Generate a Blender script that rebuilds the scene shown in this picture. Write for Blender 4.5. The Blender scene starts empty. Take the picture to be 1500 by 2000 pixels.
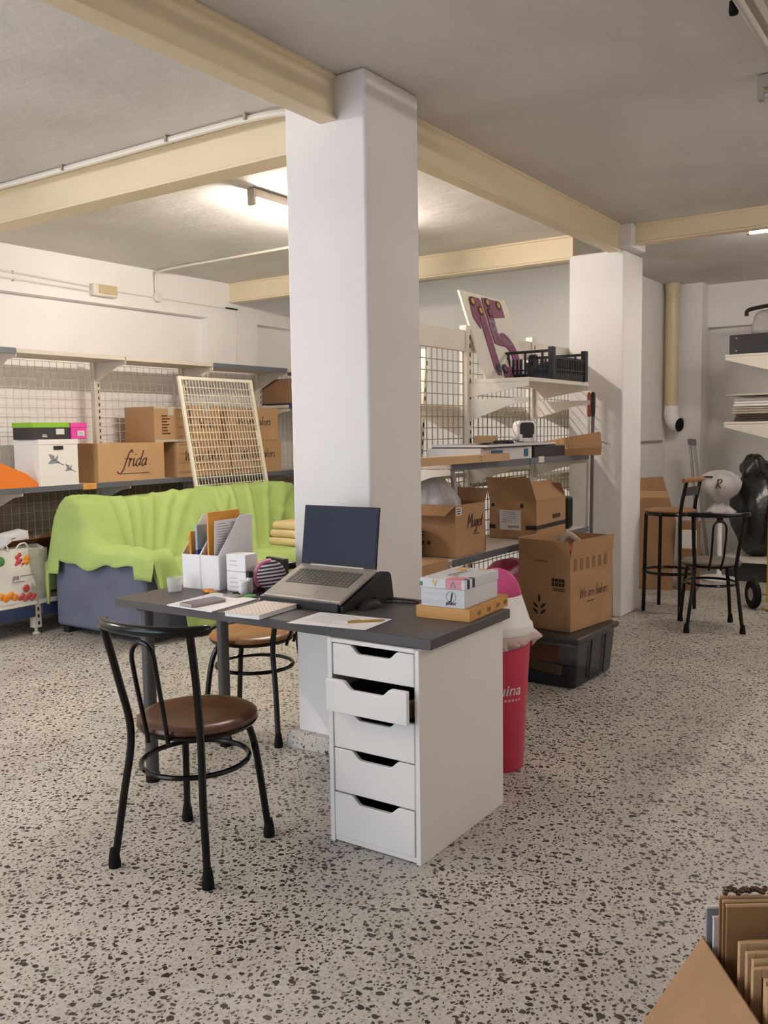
import bpy, bmesh, math, random
from mathutils import Matrix, Vector
random.seed(7)
C = bpy.context.scene.collection
PI = math.pi
R = math.radians

# ------------------------------------------------------------------ materials
def srgb(h):
    h = h.lstrip('#')
    v = [int(h[i:i+2], 16)/255 for i in (0, 2, 4)]
    return tuple((c/12.92 if c <= .04045 else ((c+.055)/1.055)**2.4) for c in v) + (1,)

def mat(name, col, rough=.6, metal=0., var=.0, scale=8., bump=0., bscale=60., spec=.5, stretch=None, trans=0., alpha=1., coat=0.):
    m = bpy.data.materials.new(name); m.use_nodes = True
    nt = m.node_tree; N = nt.nodes; L = nt.links
    b = N['Principled BSDF']
    col = srgb(col) if isinstance(col, str) else tuple(col)+(1,)
    b.inputs['Base Color'].default_value = col
    b.inputs['Roughness'].default_value = rough
    b.inputs['Metallic'].default_value = metal
    b.inputs['Specular IOR Level'].default_value = spec
    b.inputs['Transmission Weight'].default_value = trans
    b.inputs['Alpha'].default_value = alpha
    b.inputs['Coat Weight'].default_value = coat
    tc = N.new('ShaderNodeTexCoord')
    src = tc.outputs['Object']
    if stretch:
        mp = N.new('ShaderNodeMapping'); mp.inputs['Scale'].default_value = stretch
        L.new(src, mp.inputs['Vector']); src = mp.outputs['Vector']
    if var > 0:
        n = N.new('ShaderNodeTexNoise'); n.inputs['Scale'].default_value = scale; n.inputs['Detail'].default_value = 5
        L.new(src, n.inputs['Vector'])
        r = N.new('ShaderNodeValToRGB')
        r.color_ramp.elements[0].position = .3; r.color_ramp.elements[1].position = .7
        r.color_ramp.elements[0].color = tuple(c*(1-var) for c in col[:3])+(1,)
        r.color_ramp.elements[1].color = tuple(min(1, c*(1+var)) for c in col[:3])+(1,)
        L.new(n.outputs['Fac'], r.inputs['Fac']); L.new(r.outputs['Color'], b.inputs['Base Color'])
    if bump > 0:
        n2 = N.new('ShaderNodeTexNoise'); n2.inputs['Scale'].default_value = bscale; n2.inputs['Detail'].default_value = 4
        L.new(src, n2.inputs['Vector'])
        bp = N.new('ShaderNodeBump'); bp.inputs['Strength'].default_value = bump; bp.inputs['Distance'].default_value = .01
        L.new(n2.outputs['Fac'], bp.inputs['Height']); L.new(bp.outputs['Normal'], b.inputs['Normal'])
    return m

def emit(name, col, s):
    m = bpy.data.materials.new(name); m.use_nodes = True
    b = m.node_tree.nodes['Principled BSDF']
    b.inputs['Base Color'].default_value = (.9, .9, .9, 1)
    b.inputs['Emission Color'].default_value = srgb(col); b.inputs['Emission Strength'].default_value = s
    return m

def terrazzo(name='terrazzo', dim='2D'):
    m = bpy.data.materials.new(name); m.use_nodes = True
    nt = m.node_tree; N = nt.nodes; L = nt.links; b = N['Principled BSDF']
    tc = N.new('ShaderNodeTexCoord')
    def noise(scale, detail, vec):
        n = N.new('ShaderNodeTexNoise'); n.inputs['Scale'].default_value = scale; n.inputs['Detail'].default_value = detail
        L.new(vec, n.inputs['Vector']); return n
    def math_(op, a, bb):
        x = N.new('ShaderNodeMath'); x.operation = op
        for i, v in enumerate((a, bb)):
            if isinstance(v, (int, float)): x.inputs[i].default_value = v
            else: L.new(v, x.inputs[i])
        return x.outputs[0]
    def ramp(fac, p0, p1, c0, c1):
        r = N.new('ShaderNodeValToRGB'); r.color_ramp.elements[0].position = p0; r.color_ramp.elements[1].position = p1
        r.color_ramp.elements[0].color = c0; r.color_ramp.elements[1].color = c1
        L.new(fac, r.inputs['Fac']); return r.outputs['Color']
    def mix(fac, a, bb, mode='MIX'):
        x = N.new('ShaderNodeMix'); x.data_type = 'RGBA'; x.blend_type = mode
        if isinstance(fac, (int, float)): x.inputs[0].default_value = fac
        else: L.new(fac, x.inputs[0])
        for i, v in ((6, a), (7, bb)):
            if isinstance(v, tuple): x.inputs[i].default_value = v
            else: L.new(v, x.inputs[i])
        return x.outputs[2]
    # warp the coordinates so that the chips are angular and irregular
    wn = noise(38, 3, tc.outputs['Object'])
    warp = N.new('ShaderNodeVectorMath'); warp.operation = 'MULTIPLY_ADD'
    L.new(wn.outputs['Color'], warp.inputs[0]); warp.inputs[1].default_value = (.022, .022, .0); L.new(tc.outputs['Object'], warp.inputs[2])
    base = ramp(noise(2.2, 6, tc.outputs['Object']).outputs['Fac'], .35, .68, srgb('#b0aaa2'), srgb('#cbc6bd'))
    base = mix(.35, base, ramp(noise(90, 3, tc.outputs['Object']).outputs['Fac'], .35, .65, srgb('#9c958d'), srgb('#dad4cb')))
    dn = noise(3.5, 3, tc.outputs['Object'])
    dens = dn.outputs['Fac']
    def layer(base, scale, keep, rad, c0, c1, rot, sx):
        mp = N.new('ShaderNodeMapping'); mp.inputs['Rotation'].default_value = (0, 0, rot); mp.inputs['Scale'].default_value = (sx, 1, 1)
        L.new(warp.outputs[0], mp.inputs['Vector'])
        v = N.new('ShaderNodeTexVoronoi'); v.voronoi_dimensions = dim; v.inputs['Scale'].default_value = scale; v.inputs['Randomness'].default_value = 1
        L.new(mp.outputs['Vector'], v.inputs['Vector'])
        sp = N.new('ShaderNodeSeparateColor'); L.new(v.outputs['Color'], sp.inputs[0])
        kk = math_('MULTIPLY_ADD', dens, keep*1.3); kk.node.inputs[2].default_value = keep*.35
        k = math_('LESS_THAN', sp.outputs[0], kk)
        rr = math_('MULTIPLY_ADD', sp.outputs[1], rad); 
        nd = rr.node; nd.inputs[2].default_value = rad*.35
        inside = math_('LESS_THAN', v.outputs['Distance'], rr)
        f = math_('MULTIPLY', k, inside)
        col = ramp(sp.outputs[2], .0, 1., c0, c1)
        return mix(f, base, col)
    c = layer(base, 62, .5, .24, srgb('#8d8378'), srgb('#b3a99d'), .4, 1.)
    c = layer(c, 43, .52, .24, srgb('#332b25'), srgb('#5d5146'), 1.1, 1.5)
    c = layer(c, 38, .5, .25, srgb('#27201c'), srgb('#4a4037'), -.6, .75)
    c = layer(c, 60, .45, .24, srgb('#312924'), srgb('#5e5246'), .9, 1.3)
    L.new(c, b.inputs['Base Color'])
    b.inputs['Roughness'].default_value = .42; b.inputs['Specular IOR Level'].default_value = .35
    return m

def plaster(name, c0, c1, scale=.9, bump=.08):
    m = bpy.data.materials.new(name); m.use_nodes = True
    nt = m.node_tree; N = nt.nodes; L = nt.links; b = N['Principled BSDF']
    tc = N.new('ShaderNodeTexCoord')
    n = N.new('ShaderNodeTexNoise'); n.inputs['Scale'].default_value = scale; n.inputs['Detail'].default_value = 7; n.inputs['Distortion'].default_value = .6
    L.new(tc.outputs['Object'], n.inputs['Vector'])
    r = N.new('ShaderNodeValToRGB'); r.color_ramp.elements[0].position = .3; r.color_ramp.elements[1].position = .7
    r.color_ramp.elements[0].color = srgb(c0); r.color_ramp.elements[1].color = srgb(c1)
    L.new(n.outputs['Fac'], r.inputs['Fac']); L.new(r.outputs['Color'], b.inputs['Base Color'])
    n2 = N.new('ShaderNodeTexNoise'); n2.inputs['Scale'].default_value = 14; n2.inputs['Detail'].default_value = 6
    L.new(tc.outputs['Object'], n2.inputs['Vector'])
    bp = N.new('ShaderNodeBump'); bp.inputs['Strength'].default_value = bump; bp.inputs['Distance'].default_value = .03
    L.new(n2.outputs['Fac'], bp.inputs['Height']); L.new(bp.outputs['Normal'], b.inputs['Normal'])
    b.inputs['Roughness'].default_value = .85; b.inputs['Specular IOR Level'].default_value = .2
    return m

def stripes(name, c0, c1, freq, axis=2, rough=.7, rot=(0, 0, 0)):
    m = bpy.data.materials.new(name); m.use_nodes = True
    nt = m.node_tree; N = nt.nodes; L = nt.links; b = N['Principled BSDF']
    tc = N.new('ShaderNodeTexCoord'); mp = N.new('ShaderNodeMapping'); mp.inputs['Rotation'].default_value = rot
    L.new(tc.outputs['Object'], mp.inputs['Vector'])
    w = N.new('ShaderNodeTexWave'); w.bands_direction = 'XYZ'[axis]; w.inputs['Scale'].default_value = freq
    w.inputs['Distortion'].default_value = .4; w.inputs['Detail'].default_value = 1
    L.new(mp.outputs['Vector'], w.inputs['Vector'])
    r = N.new('ShaderNodeValToRGB'); r.color_ramp.interpolation = 'CONSTANT'
    r.color_ramp.elements[0].color = srgb(c0); r.color_ramp.elements[1].position = .5; r.color_ramp.elements[1].color = srgb(c1)
    L.new(w.outputs['Fac'], r.inputs['Fac']); L.new(r.outputs['Color'], b.inputs['Base Color'])
    b.inputs['Roughness'].default_value = rough
    return m

def wood(name, c0, c1, scale=6, stretch=(1, 12, 12), rough=.4):
    m = bpy.data.materials.new(name); m.use_nodes = True
    nt = m.node_tree; N = nt.nodes; L = nt.links; b = N['Principled BSDF']
    tc = N.new('ShaderNodeTexCoord'); mp = N.new('ShaderNodeMapping'); mp.inputs['Scale'].default_value = stretch
    L.new(tc.outputs['Object'], mp.inputs['Vector'])
    n = N.new('ShaderNodeTexNoise'); n.inputs['Scale'].default_value = scale; n.inputs['Detail'].default_value = 6; n.inputs['Distortion'].default_value = .5
    L.new(mp.outputs['Vector'], n.inputs['Vector'])
    r = N.new('ShaderNodeValToRGB'); r.color_ramp.elements[0].position = .35; r.color_ramp.elements[1].position = .65
    r.color_ramp.elements[0].color = srgb(c0); r.color_ramp.elements[1].color = srgb(c1)
    L.new(n.outputs['Fac'], r.inputs['Fac']); L.new(r.outputs['Color'], b.inputs['Base Color'])
    b.inputs['Roughness'].default_value = rough
    return m

M = {}
M['floor'] = terrazzo()
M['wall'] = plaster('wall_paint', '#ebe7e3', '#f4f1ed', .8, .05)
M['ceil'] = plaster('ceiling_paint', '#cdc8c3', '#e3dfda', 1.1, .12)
M['column'] = plaster('column_paint', '#e4dfdd', '#efebe9', 1.2, .10)
M['beam'] = mat('cream_paint', '#e8d6b6', .55, var=.05, scale=2)
M['plinth'] = terrazzo('terrazzo_plinth', '3D')
M['desk'] = mat('charcoal_laminate', '#4a4545', .42, var=.04, scale=3)
M['deskleg'] = mat('grey_steel', '#4b4748', .4, .2)
M['white'] = mat('white_lacquer', '#ebe6e2', .38, var=.015, scale=3)
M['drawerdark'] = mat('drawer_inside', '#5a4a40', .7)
M['black'] = mat('black_gloss_paint', '#0f0b09', .2, .0, spec=.3)
M['blackm'] = mat('black_matte', '#1d1b1b', .55, var=.05, scale=20)
M['rubber'] = mat('black_rubber', '#120d0b', .7, spec=.2)
M['seatbrown'] = wood('seat_brown', '#4a2a17', '#5f371e', 3, (2, 10, 2), .28)
M['seatlight'] = wood('seat_light_brown', '#8a5c30', '#a9743d', 3, (2, 10, 2), .3)
M['seatgrey'] = mat('seat_worn_grey', '#6a6157', .45, var=.1, scale=6)
M['rackwhite'] = mat('rack_white', '#e4ddd0', .45, var=.02)
M['rackgrey'] = mat('rack_beige', '#cfc4b4', .5, var=.03)
M['slot'] = mat('slot_dark', '#2b241f', .8)
M['strip'] = mat('price_strip_slate', '#62646b', .4, var=.05)
M['stripblue'] = mat('price_strip_blue', '#2c3754', .4)
M['wiredark'] = mat('wire_steel', '#cfc5b6', .5, .1)
M['wiretan'] = mat('wire_tan', '#9d8f7b', .5, .1)
M['wirewhite'] = mat('wire_white', '#efe6d2', .45)
M['card'] = mat('cardboard', '#ac8866', .85, var=.07, scale=7, spec=.1)
M['cardlight'] = mat('cardboard_light', '#bd9770', .85, var=.06, scale=7, spec=.1)
M['carddark'] = mat('cardboard_dark', '#8c6c50', .85, var=.07, scale=7, spec=.1)
M['cardin'] = mat('cardboard_inside', '#7c573a', .9, var=.07, scale=7, spec=.1)
M['ink'] = mat('print_ink', '#4a2f20', .8)
M['inkblack'] = mat('print_black', '#2c2623', .8)
M['inkgrey'] = mat('print_grey', '#8d8b90', .8)
M['tape'] = mat('clear_tape', '#b6aca0', .25, spec=.6)
M['paper'] = mat('white_paper', '#f2eff0', .7)
M['label'] = mat('paper_label', '#d9d4d2', .6)
M['sofa'] = mat('grey_blue_fabric', '#666a7d', .9, var=.10, scale=5, bump=.1, bscale=300)
M['cover'] = mat('lime_cloth', '#a9bf72', .9, var=.05, scale=4, bump=.10, bscale=220, spec=.15)
M['blanket'] = mat('beige_fleece', '#dcc394', .95, var=.05, scale=10, bump=.2, bscale=150)
M['silver'] = mat('silver_plastic', '#aca49b', .38, .35, var=.02)
M['key'] = mat('key_grey', '#6d6862', .5)
M['keydark'] = mat('key_well', '#57524d', .55)
M['screen'] = mat('dark_screen', '#18233a', .3, spec=.25)
M['bezel'] = mat('screen_bezel', '#121828', .4, spec=.3)
M['bamboo'] = wood('bamboo', '#c48c45', '#d8a35a', 4, (1.5, 14, 14), .45)
M['shoewhite'] = wood('shoebox_plank_print', '#cfcfd3', '#dededf', 4, (1, 1, 16), .6)
M['pink'] = mat('pink_print', '#dd98a2', .6)
M['navy'] = mat('navy_print', '#2d3150', .6)
M['yellow'] = mat('yellow_print', '#dcb45f', .6)
M['green'] = mat('green_print', '#4d8a4a', .6)
M['orange'] = mat('orange_card', '#e37a1f', .6)
M['envelope'] = mat('orange_envelope', '#e0a044', .7, var=.03)
M['blue'] = mat('blue_plastic', '#2a3f8f', .4)
M['steelblue'] = mat('pale_blue_folder', '#9db0c4', .5)
M['magenta'] = mat('magenta_card', '#d9409a', .55)
M['lime'] = mat('lime_card', '#86b62c', .55)
M['dark'] = mat('dark_card', '#2f2c2e', .6)
M['binred'] = mat('raspberry_plastic', '#c23450', .35)
M['binpink'] = mat('pink_plastic', '#de5c8e', .35)
M['binwhite'] = mat('white_plastic', '#f4f0ed', .4)
M['bagfilm'] = mat('pink_film', '#e9cfc6', .35, trans=.25)
M['film'] = mat('white_film', '#d5d0cf', .35, trans=.2, bump=.5, bscale=18)
M['clearfilm'] = mat('clear_film', '#dcd6d2', .2, trans=.5, bump=.5, bscale=15)
M['crate'] = mat('black_crate_plastic', '#1e1a1d', .45)
M['tub'] = mat('smoky_tub', '#2c2b2d', .25, alpha=.68)
M['tubdark'] = mat('dark_tub_rim', '#34322f', .4)
M['brownpaper'] = mat('brown_paper', '#a98259', .8, var=.06, scale=5, bump=.3, bscale=12)
M['purple'] = mat('purple_felt', '#8b5a73', .9, var=.18, scale=60)
M['foam'] = mat('white_foam_board', '#e2ddd4', .7)
M['tokenrim'] = mat('token_dark', '#33211c', .6)
M['tokengold'] = mat('token_gold', '#c79a45', .5)
M['tokenblue'] = mat('token_blue', '#355a82', .5)
M['pvc'] = mat('beige_pvc', '#d7c3a0', .4, var=.04, scale=4)
M['galv'] = mat('galvanised', '#a29c96', .4, .4)
M['garbage'] = mat('black_bag_film', '#1c191b', .25, bump=.8, bscale=14, spec=.6)
M['truck'] = mat('yellow_paint', '#d6b021', .4)
M['terracotta'] = mat('terracotta_grip', '#a4563f', .6)
M['polegrey'] = mat('pole_grey', '#6a6268', .4, .2)
M['leather'] = mat('dark_leather', '#2a2425', .4)
M['textile'] = mat('folded_textile', '#b7ac9c', .9, var=.15, scale=14)
M['textdark'] = mat('dark_textile', '#4b423c', .9, var=.2, scale=20)
M['metalbead'] = mat('gunmetal_bead', '#6a574c', .12, .9)
M['mdf'] = mat('mdf_board', '#96704a', .7, var=.05, scale=6)
M['mdfedge'] = mat('mdf_edge', '#c6a27a', .7, var=.04, scale=9)
M['conduit'] = mat('white_conduit', '#e3dccf', .45)
M['tube'] = emit('fluorescent_tube', '#fff5ea', 230.)
M['tubecool'] = emit('fluorescent_tube_right', '#fff6ee', 105.)
M['tubenear'] = emit('fluorescent_tube_near', '#fff6f0', 78.)
M['tubeoff'] = mat('unlit_tube', '#b9b3a8', .3)
M['fixture'] = mat('fixture_enamel', '#a79e90', .45)
M['jbox'] = mat('junction_box_beige', '#c9b58d', .5)
M['stripe'] = stripes('striped_cloth', '#2c2326', '#cdbfc4', 22, 2, .8, (.0, .25, .0))
M['notebook'] = mat('blush_cover', '#e6d8cd', .6, var=.08, scale=40)
M['scribble'] = mat('grey_print_block', '#b9b7ba', .8)
M['red'] = mat('tomato_red', '#b8473f', .5, var=.2, scale=30)
M['fruit'] = mat('fruit_orange', '#dd8a2e', .5, var=.15, scale=30)
M['tote'] = mat('woven_tote', '#dcd7cf', .45, var=.08, scale=9, bump=.35, bscale=16)
M['toteside'] = mat('tote_side', '#a9a69b', .5, var=.12, scale=9, bump=.5, bscale=14)
M['gloss'] = mat('clear_plastic', '#f2f2f4', .05, alpha=.28)
M['stoolwood'] = wood('stool_wood', '#8a6038', '#a3744a', 4, (1.5, 10, 10), .45)
M['backpanel'] = mat('brown_back_panel', '#97897a', .7, var=.06, scale=3)
M['brownglass'] = mat('brown_bottle', '#5b3521', .25)

# ------------------------------------------------------------------ mesh builder
class B:
    def __init__(s): s.bm = bmesh.new(); s.m = Matrix.Identity(4)
    def at(s, loc=(0, 0, 0), rz=0, rx=0, ry=0):
        s.m = Matrix.Translation(loc) @ Matrix.Rotation(rz, 4, 'Z') @ Matrix.Rotation(ry, 4, 'Y') @ Matrix.Rotation(rx, 4, 'X'); return s
    def v(s, p): return s.bm.verts.new(s.m @ Vector(p))
    def f(s, vs):
        try: return s.bm.faces.new(vs)
        except ValueError: return None
    def box(s, x0, y0, z0, x1, y1, z1):
        V = [s.v(p) for p in ((x0,y0,z0),(x1,y0,z0),(x1,y1,z0),(x0,y1,z0),(x0,y0,z1),(x1,y0,z1),(x1,y1,z1),(x0,y1,z1))]
        for q in ((3,2,1,0),(4,5,6,7),(0,1,5,4),(1,2,6,5),(2,3,7,6),(3,0,4,7)): s.f([V[i] for i in q])
        return s
    def cbox(s, cx, cy, cz, sx, sy, sz): return s.box(cx-sx/2, cy-sy/2, cz-sz/2, cx+sx/2, cy+sy/2, cz+sz/2)
    def hexa(s, P):
        V = [s.v(p) for p in P]
        for q in ((3,2,1,0),(4,5,6,7),(0,1,5,4),(1,2,6,5),(2,3,7,6),(3,0,4,7)): s.f([V[i] for i in q])
        return s
    def quad(s, *P): s.f([s.v(p) for p in P]); return s
    def tube(s, pts, r, n=8, closed=False, cap=True):
        pts = [Vector(p) for p in pts]; k = len(pts)
        rs = r if isinstance(r, (list, tuple)) else [r]*k
        rings = []; up = None
        for i, p in enumerate(pts):
            if closed: t = pts[(i+1) % k]-pts[i-1]
            else: t = pts[min(i+1, k-1)]-pts[max(i-1, 0)]
            t.normalize()
            if up is None:
                up = Vector((0, 0, 1)) if abs(t.z) < .9 else Vector((1, 0, 0))
            a = t.cross(up)
            if a.length < 1e-6: a = t.cross(Vector((.3, .7, .2)))
            a.normalize(); b2 = a.cross(t).normalized(); up = b2
            rings.append([s.v(p+(a*math.cos(2*PI*j/n)+b2*math.sin(2*PI*j/n))*rs[i]) for j in range(n)])
        for i in range(k if closed else k-1):
            A = rings[i]; D = rings[(i+1) % k]
            for j in range(n): s.f([A[j], A[(j+1) % n], D[(j+1) % n], D[j]])
        if cap and not closed: s.f(rings[0][::-1]); s.f(rings[-1])
        return s
    def lathe(s, prof, n=24, c=(0, 0, 0), sx=1, sy=1):
        rings = []
        for r, z in prof:
            if r < 1e-6: rings.append([s.v((c[0], c[1], c[2]+z))])
            else: rings.append([s.v((c[0]+r*sx*math.cos(2*PI*j/n), c[1]+r*sy*math.sin(2*PI*j/n), c[2]+z)) for j in range(n)])
        for A, D in zip(rings, rings[1:]):
            for j in range(n):
                if len(A) == 1 and len(D) == 1: continue
                if len(A) == 1: s.f([A[0], D[(j+1) % n], D[j]])
                elif len(D) == 1: s.f([A[j], A[(j+1) % n], D[0]])
                else: s.f([A[j], A[(j+1) % n], D[(j+1) % n], D[j]])
        if len(rings[0]) > 1: s.f(rings[0][::-1])
        if len(rings[-1]) > 1: s.f(rings[-1])
        return s
    def prism(s, poly, d0, d1, plane='xy'):
        def P(a, b, d): return {'xy': (a, b, d), 'xz': (a, d, b), 'yz': (d, a, b)}[plane]
        A = [s.v(P(a, b, d0)) for a, b in poly]; D = [s.v(P(a, b, d1)) for a, b in poly]
        s.f(A[::-1]); s.f(D); k = len(poly)
        for i in range(k): s.f([A[i], A[(i+1) % k], D[(i+1) % k], D[i]])
        return s
    def grid(s, fn, nu, nv):
        V = [[s.v(fn(i/nu, j/nv)) for j in range(nv+1)] for i in range(nu+1)]
        for i in range(nu):
            for j in range(nv): s.f([V[i][j], V[i+1][j], V[i+1][j+1], V[i][j+1]])
        return s
    def blob(s, c, r, n=16, seed=0, rough=.12):
        rnd = random.Random(seed); ph = [rnd.uniform(0, 6) for _ in range(6)]
        rings = []
        for i in range(n+1):
            th = PI*i/n
            row = []
            for j in range(2*n):
                a = PI*j/n
                d = 1+rough*(math.sin(3*a+ph[0]+2*th)+.6*math.sin(5*a+ph[1]-3*th)+.5*math.sin(7*th+ph[2]+2*a))*math.sin(th)
                row.append(s.v((c[0]+r[0]*d*math.sin(th)*math.cos(a), c[1]+r[1]*d*math.sin(th)*math.sin(a), c[2]+r[2]*d*math.cos(th))))
            rings.append(row)
        for A, D in zip(rings, rings[1:]):
            for j in range(2*n): s.f([A[j], A[(j+1) % (2*n)], D[(j+1) % (2*n)], D[j]])
        return s
    def done(s, name, m, parent=None, bevel=0., seg=2, smooth=True, angle=35, weld=True, solid=0.):
        if weld: bmesh.ops.remove_doubles(s.bm, verts=s.bm.verts, dist=1e-5)
        bmesh.ops.recalc_face_normals(s.bm, faces=s.bm.faces)
        me = bpy.data.meshes.new(name); s.bm.to_mesh(me); s.bm.free()
        o = bpy.data.objects.new(name, me); C.objects.link(o)
        if isinstance(m, str): m = M[m]
        me.materials.append(m)
        if smooth:
            for p in me.polygons: p.use_smooth = True
            try: me.set_sharp_from_angle(angle=R(angle))
            except Exception: pass
        if solid:
            sd = o.modifiers.new('thickness', 'SOLIDIFY'); sd.thickness = solid; sd.offset = 0
        if bevel > 0:
            bv = o.modifiers.new('bevel', 'BEVEL'); bv.width = bevel; bv.segments = seg; bv.limit_method = 'ANGLE'; bv.angle_limit = R(40)
        if parent is not None: o.parent = parent
        return o

def thing(name, label, cat, loc=(0, 0, 0), rz=0., group=None, rot=None):
    o = bpy.data.objects.new(name, None); C.objects.link(o); o.empty_display_size = .1
    o.location = loc; o.rotation_euler = rot if rot else (0, 0, rz)
    o['label'] = label; o['category'] = cat
    if group: o['group'] = group
    return o
def tag(o, label, cat, group=None, loc=None, rz=None, rot=None):
    o['label'] = label; o['category'] = cat
    if group: o['group'] = group
    if loc: o.location = loc
    if rz is not None: o.rotation_euler = (0, 0, rz)
    if rot: o.rotation_euler = rot
    return o
def struct(o): o['kind'] = 'structure'; return o
def copy_tree(o, parent=None):
    c = o.copy(); C.objects.link(c)
    if parent is not None: c.parent = parent; c.matrix_parent_inverse = o.matrix_parent_inverse
    for ch in list(o.children): copy_tree(ch, c)
    return c
def dup(o, label, loc, rz=0., group=None):
    c = copy_tree(o); c['label'] = label; c.location = loc; c.rotation_euler = (0, 0, rz)
    if group: c['group'] = group
    return c

FACE = {'y-': Matrix(((1,0,0),(0,0,-1),(0,1,0))), 'x+': Matrix(((0,0,1),(1,0,0),(0,1,0))), 'z+': Matrix(((1,0,0),(0,1,0),(0,0,1))),
        'zx': Matrix(((0,-1,0),(1,0,0),(0,0,1)))}
def lettering(s, size, m, parent, face, loc, name='lettering', shear=0., sx=1., align='CENTER', rot=0., bend=None, offset=0.):
    cu = bpy.data.curves.new(name, 'FONT'); cu.body = s; cu.size = size; cu.shear = shear; cu.align_x = align; cu.align_y = 'CENTER'
    cu.offset = offset; cu.resolution_u = 3
    t = bpy.data.objects.new(name, cu); C.objects.link(t)
    dg = bpy.context.evaluated_depsgraph_get()
    me = bpy.data.meshes.new_from_object(t.evaluated_get(dg))
    bpy.data.objects.remove(t); bpy.data.curves.remove(cu)
    F = FACE[face].to_4x4()
    T = Matrix.Translation(loc) @ F @ Matrix.Rotation(rot, 4, 'Z') @ Matrix.Diagonal((sx, 1, 1, 1))
    for v in me.vertices:
        p = v.co.copy()
        if bend: p = Vector(bend(p.x*sx, p.y))
        else: p = T @ p
        v.co = p
    me.materials.clear(); me.materials.append(M[m] if isinstance(m, str) else m)
    o = bpy.data.objects.new(name, me); C.objects.link(o)
    if parent is not None: o.parent = parent
    return o

GLYPH = {
 'W': (1.7, [[(0, 2), (.35, 0), (.75, 1.6), (1.1, 0), (1.6, 2)]]),
 'M': (1.4, [[(0, 0), (.2, 1.9), (.6, .6), (1.05, 1.9), (1.25, 0)]]),
 'R': (1.3, [[(.2, 0), (.25, 1.9)], [(0, 1.7), (.5, 2.0), (1.0, 1.6), (.7, 1.05), (.3, .95), (.7, .5), (1.15, 0)]]),
 'e': (.85, [[(.1, .5), (.6, .6), (.55, .95), (.25, .95), (.05, .5), (.2, .05), (.55, .05), (.85, .35)]]),
 'a': (.92, [[(.65, .85), (.4, 1), (.1, .7), (.1, .2), (.35, 0), (.6, .4), (.66, .95), (.66, .2), (.92, .15)]]),
 'r': (.7, [[(0, .85), (.15, .95), (.15, 0)], [(.15, .55), (.35, .95), (.62, .9)]]),
 'b': (.85, [[(.15, 2), (.1, 0)], [(.1, .7), (.4, 1), (.72, .6), (.5, .05), (.1, .1)]]),
 'k': (.8, [[(.15, 2), (.1, 0)], [(.65, 1), (.12, .45), (.72, 0)]]),
 's': (.7, [[(.55, .9), (.25, 1), (.1, .75), (.5, .4), (.5, .1), (.2, 0), (0, .15)]]),
 'f': (.75, [[(1.0, 1.75), (.8, 2.1), (.5, 1.7), (.3, .4), (.1, -.6), (-.35, -.85), (-.7, -.6)], [(0, 1), (.75, 1.05)]]),
 'i': (.5, [[(.1, 1), (.1, .2), (.3, .05), (.5, .3)], [(.16, 1.42), (.2, 1.5)]]),
 'd': (.95, [[(.65, .85), (.4, 1), (.1, .7), (.1, .2), (.35, 0), (.6, .4)], [(.8, 2), (.66, .3), (.95, .15)]]),
 'u': (.9, [[(0, 1), (.05, .2), (.3, 0), (.55, .3), (.62, 1)], [(.62, 1), (.64, .2), (.9, .15)]]),
 'g': (.85, [[(.6, .85), (.35, 1), (.1, .6), (.3, .1), (.6, .4), (.62, .9), (.55, -.6), (.25, -.8), (.05, -.5)]]),
 't': (.6, [[(.25, 1.6), (.25, .2), (.5, .05)], [(0, 1), (.55, 1)]]),
 'o': (.85, [[(.4, 1), (.1, .6), (.3, 0), (.65, .4), (.4, 1), (.8, .9)]]),
 ' ': (.6, [])}
def script(txt, xh, m, parent, face, loc, name='printed_name', slant=.25, w=.16, sx=1.):
    """brush-like handwriting laid as thin strokes on a face; xh is the x-height"""
    W_ = sum(GLYPH[c][0] for c in txt); F = FACE[face]; b = B(); x = -W_/2
    L = Vector(loc)
    for c in txt:
        for st_ in GLYPH[c][1]:
            P_ = bez([Vector((p[0]+x+slant*p[1], p[1], 0)) for p in st_], max(8, 4*(len(st_)-1)))
            n = len(P_)
            for i in range(n-1):
                a, d = P_[i], P_[i+1]; t = (d-a)
                if t.length < 1e-6: continue
                t.normalize(); q = Vector((-t.y, t.x, 0))*(w*(.35+.65*abs(t.y)))/2
                e = t*w*.15
                pts = [a-e+q, a-e-q, d+e-q, d+e+q]
                b.quad(*[L+F@Vector((p.x*xh*sx, p.y*xh, .00003*(i % 3))) for p in pts])
        x += GLYPH[c][0]
    return b.done(name, m, parent, smooth=False, weld=False)
def bars(parent, face, x, z, w, n, gap, hh, m='ink', wid=.5, name='printed_lines', seed=0):
    """n printed text lines on a face; face 'y-' uses x along X at y=wid ; face 'x+' uses x along Y at X=wid"""
    rnd = random.Random(seed); b = B()
    for i in range(n):
        L = w*rnd.uniform(.6, 1.)
        if face == 'y-': b.box(x, wid-.0008, z-i*gap-hh, x+L, wid, z-i*gap)
        elif face == 'x+': b.box(wid, x, z-i*gap-hh, wid+.0008, x+L, z-i*gap)
        elif face == 'z+': b.box(x, z-i*gap-hh, wid, x+L, z-i*gap, wid+.0006)
    return b.done(name, m, parent, smooth=False)

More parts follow.
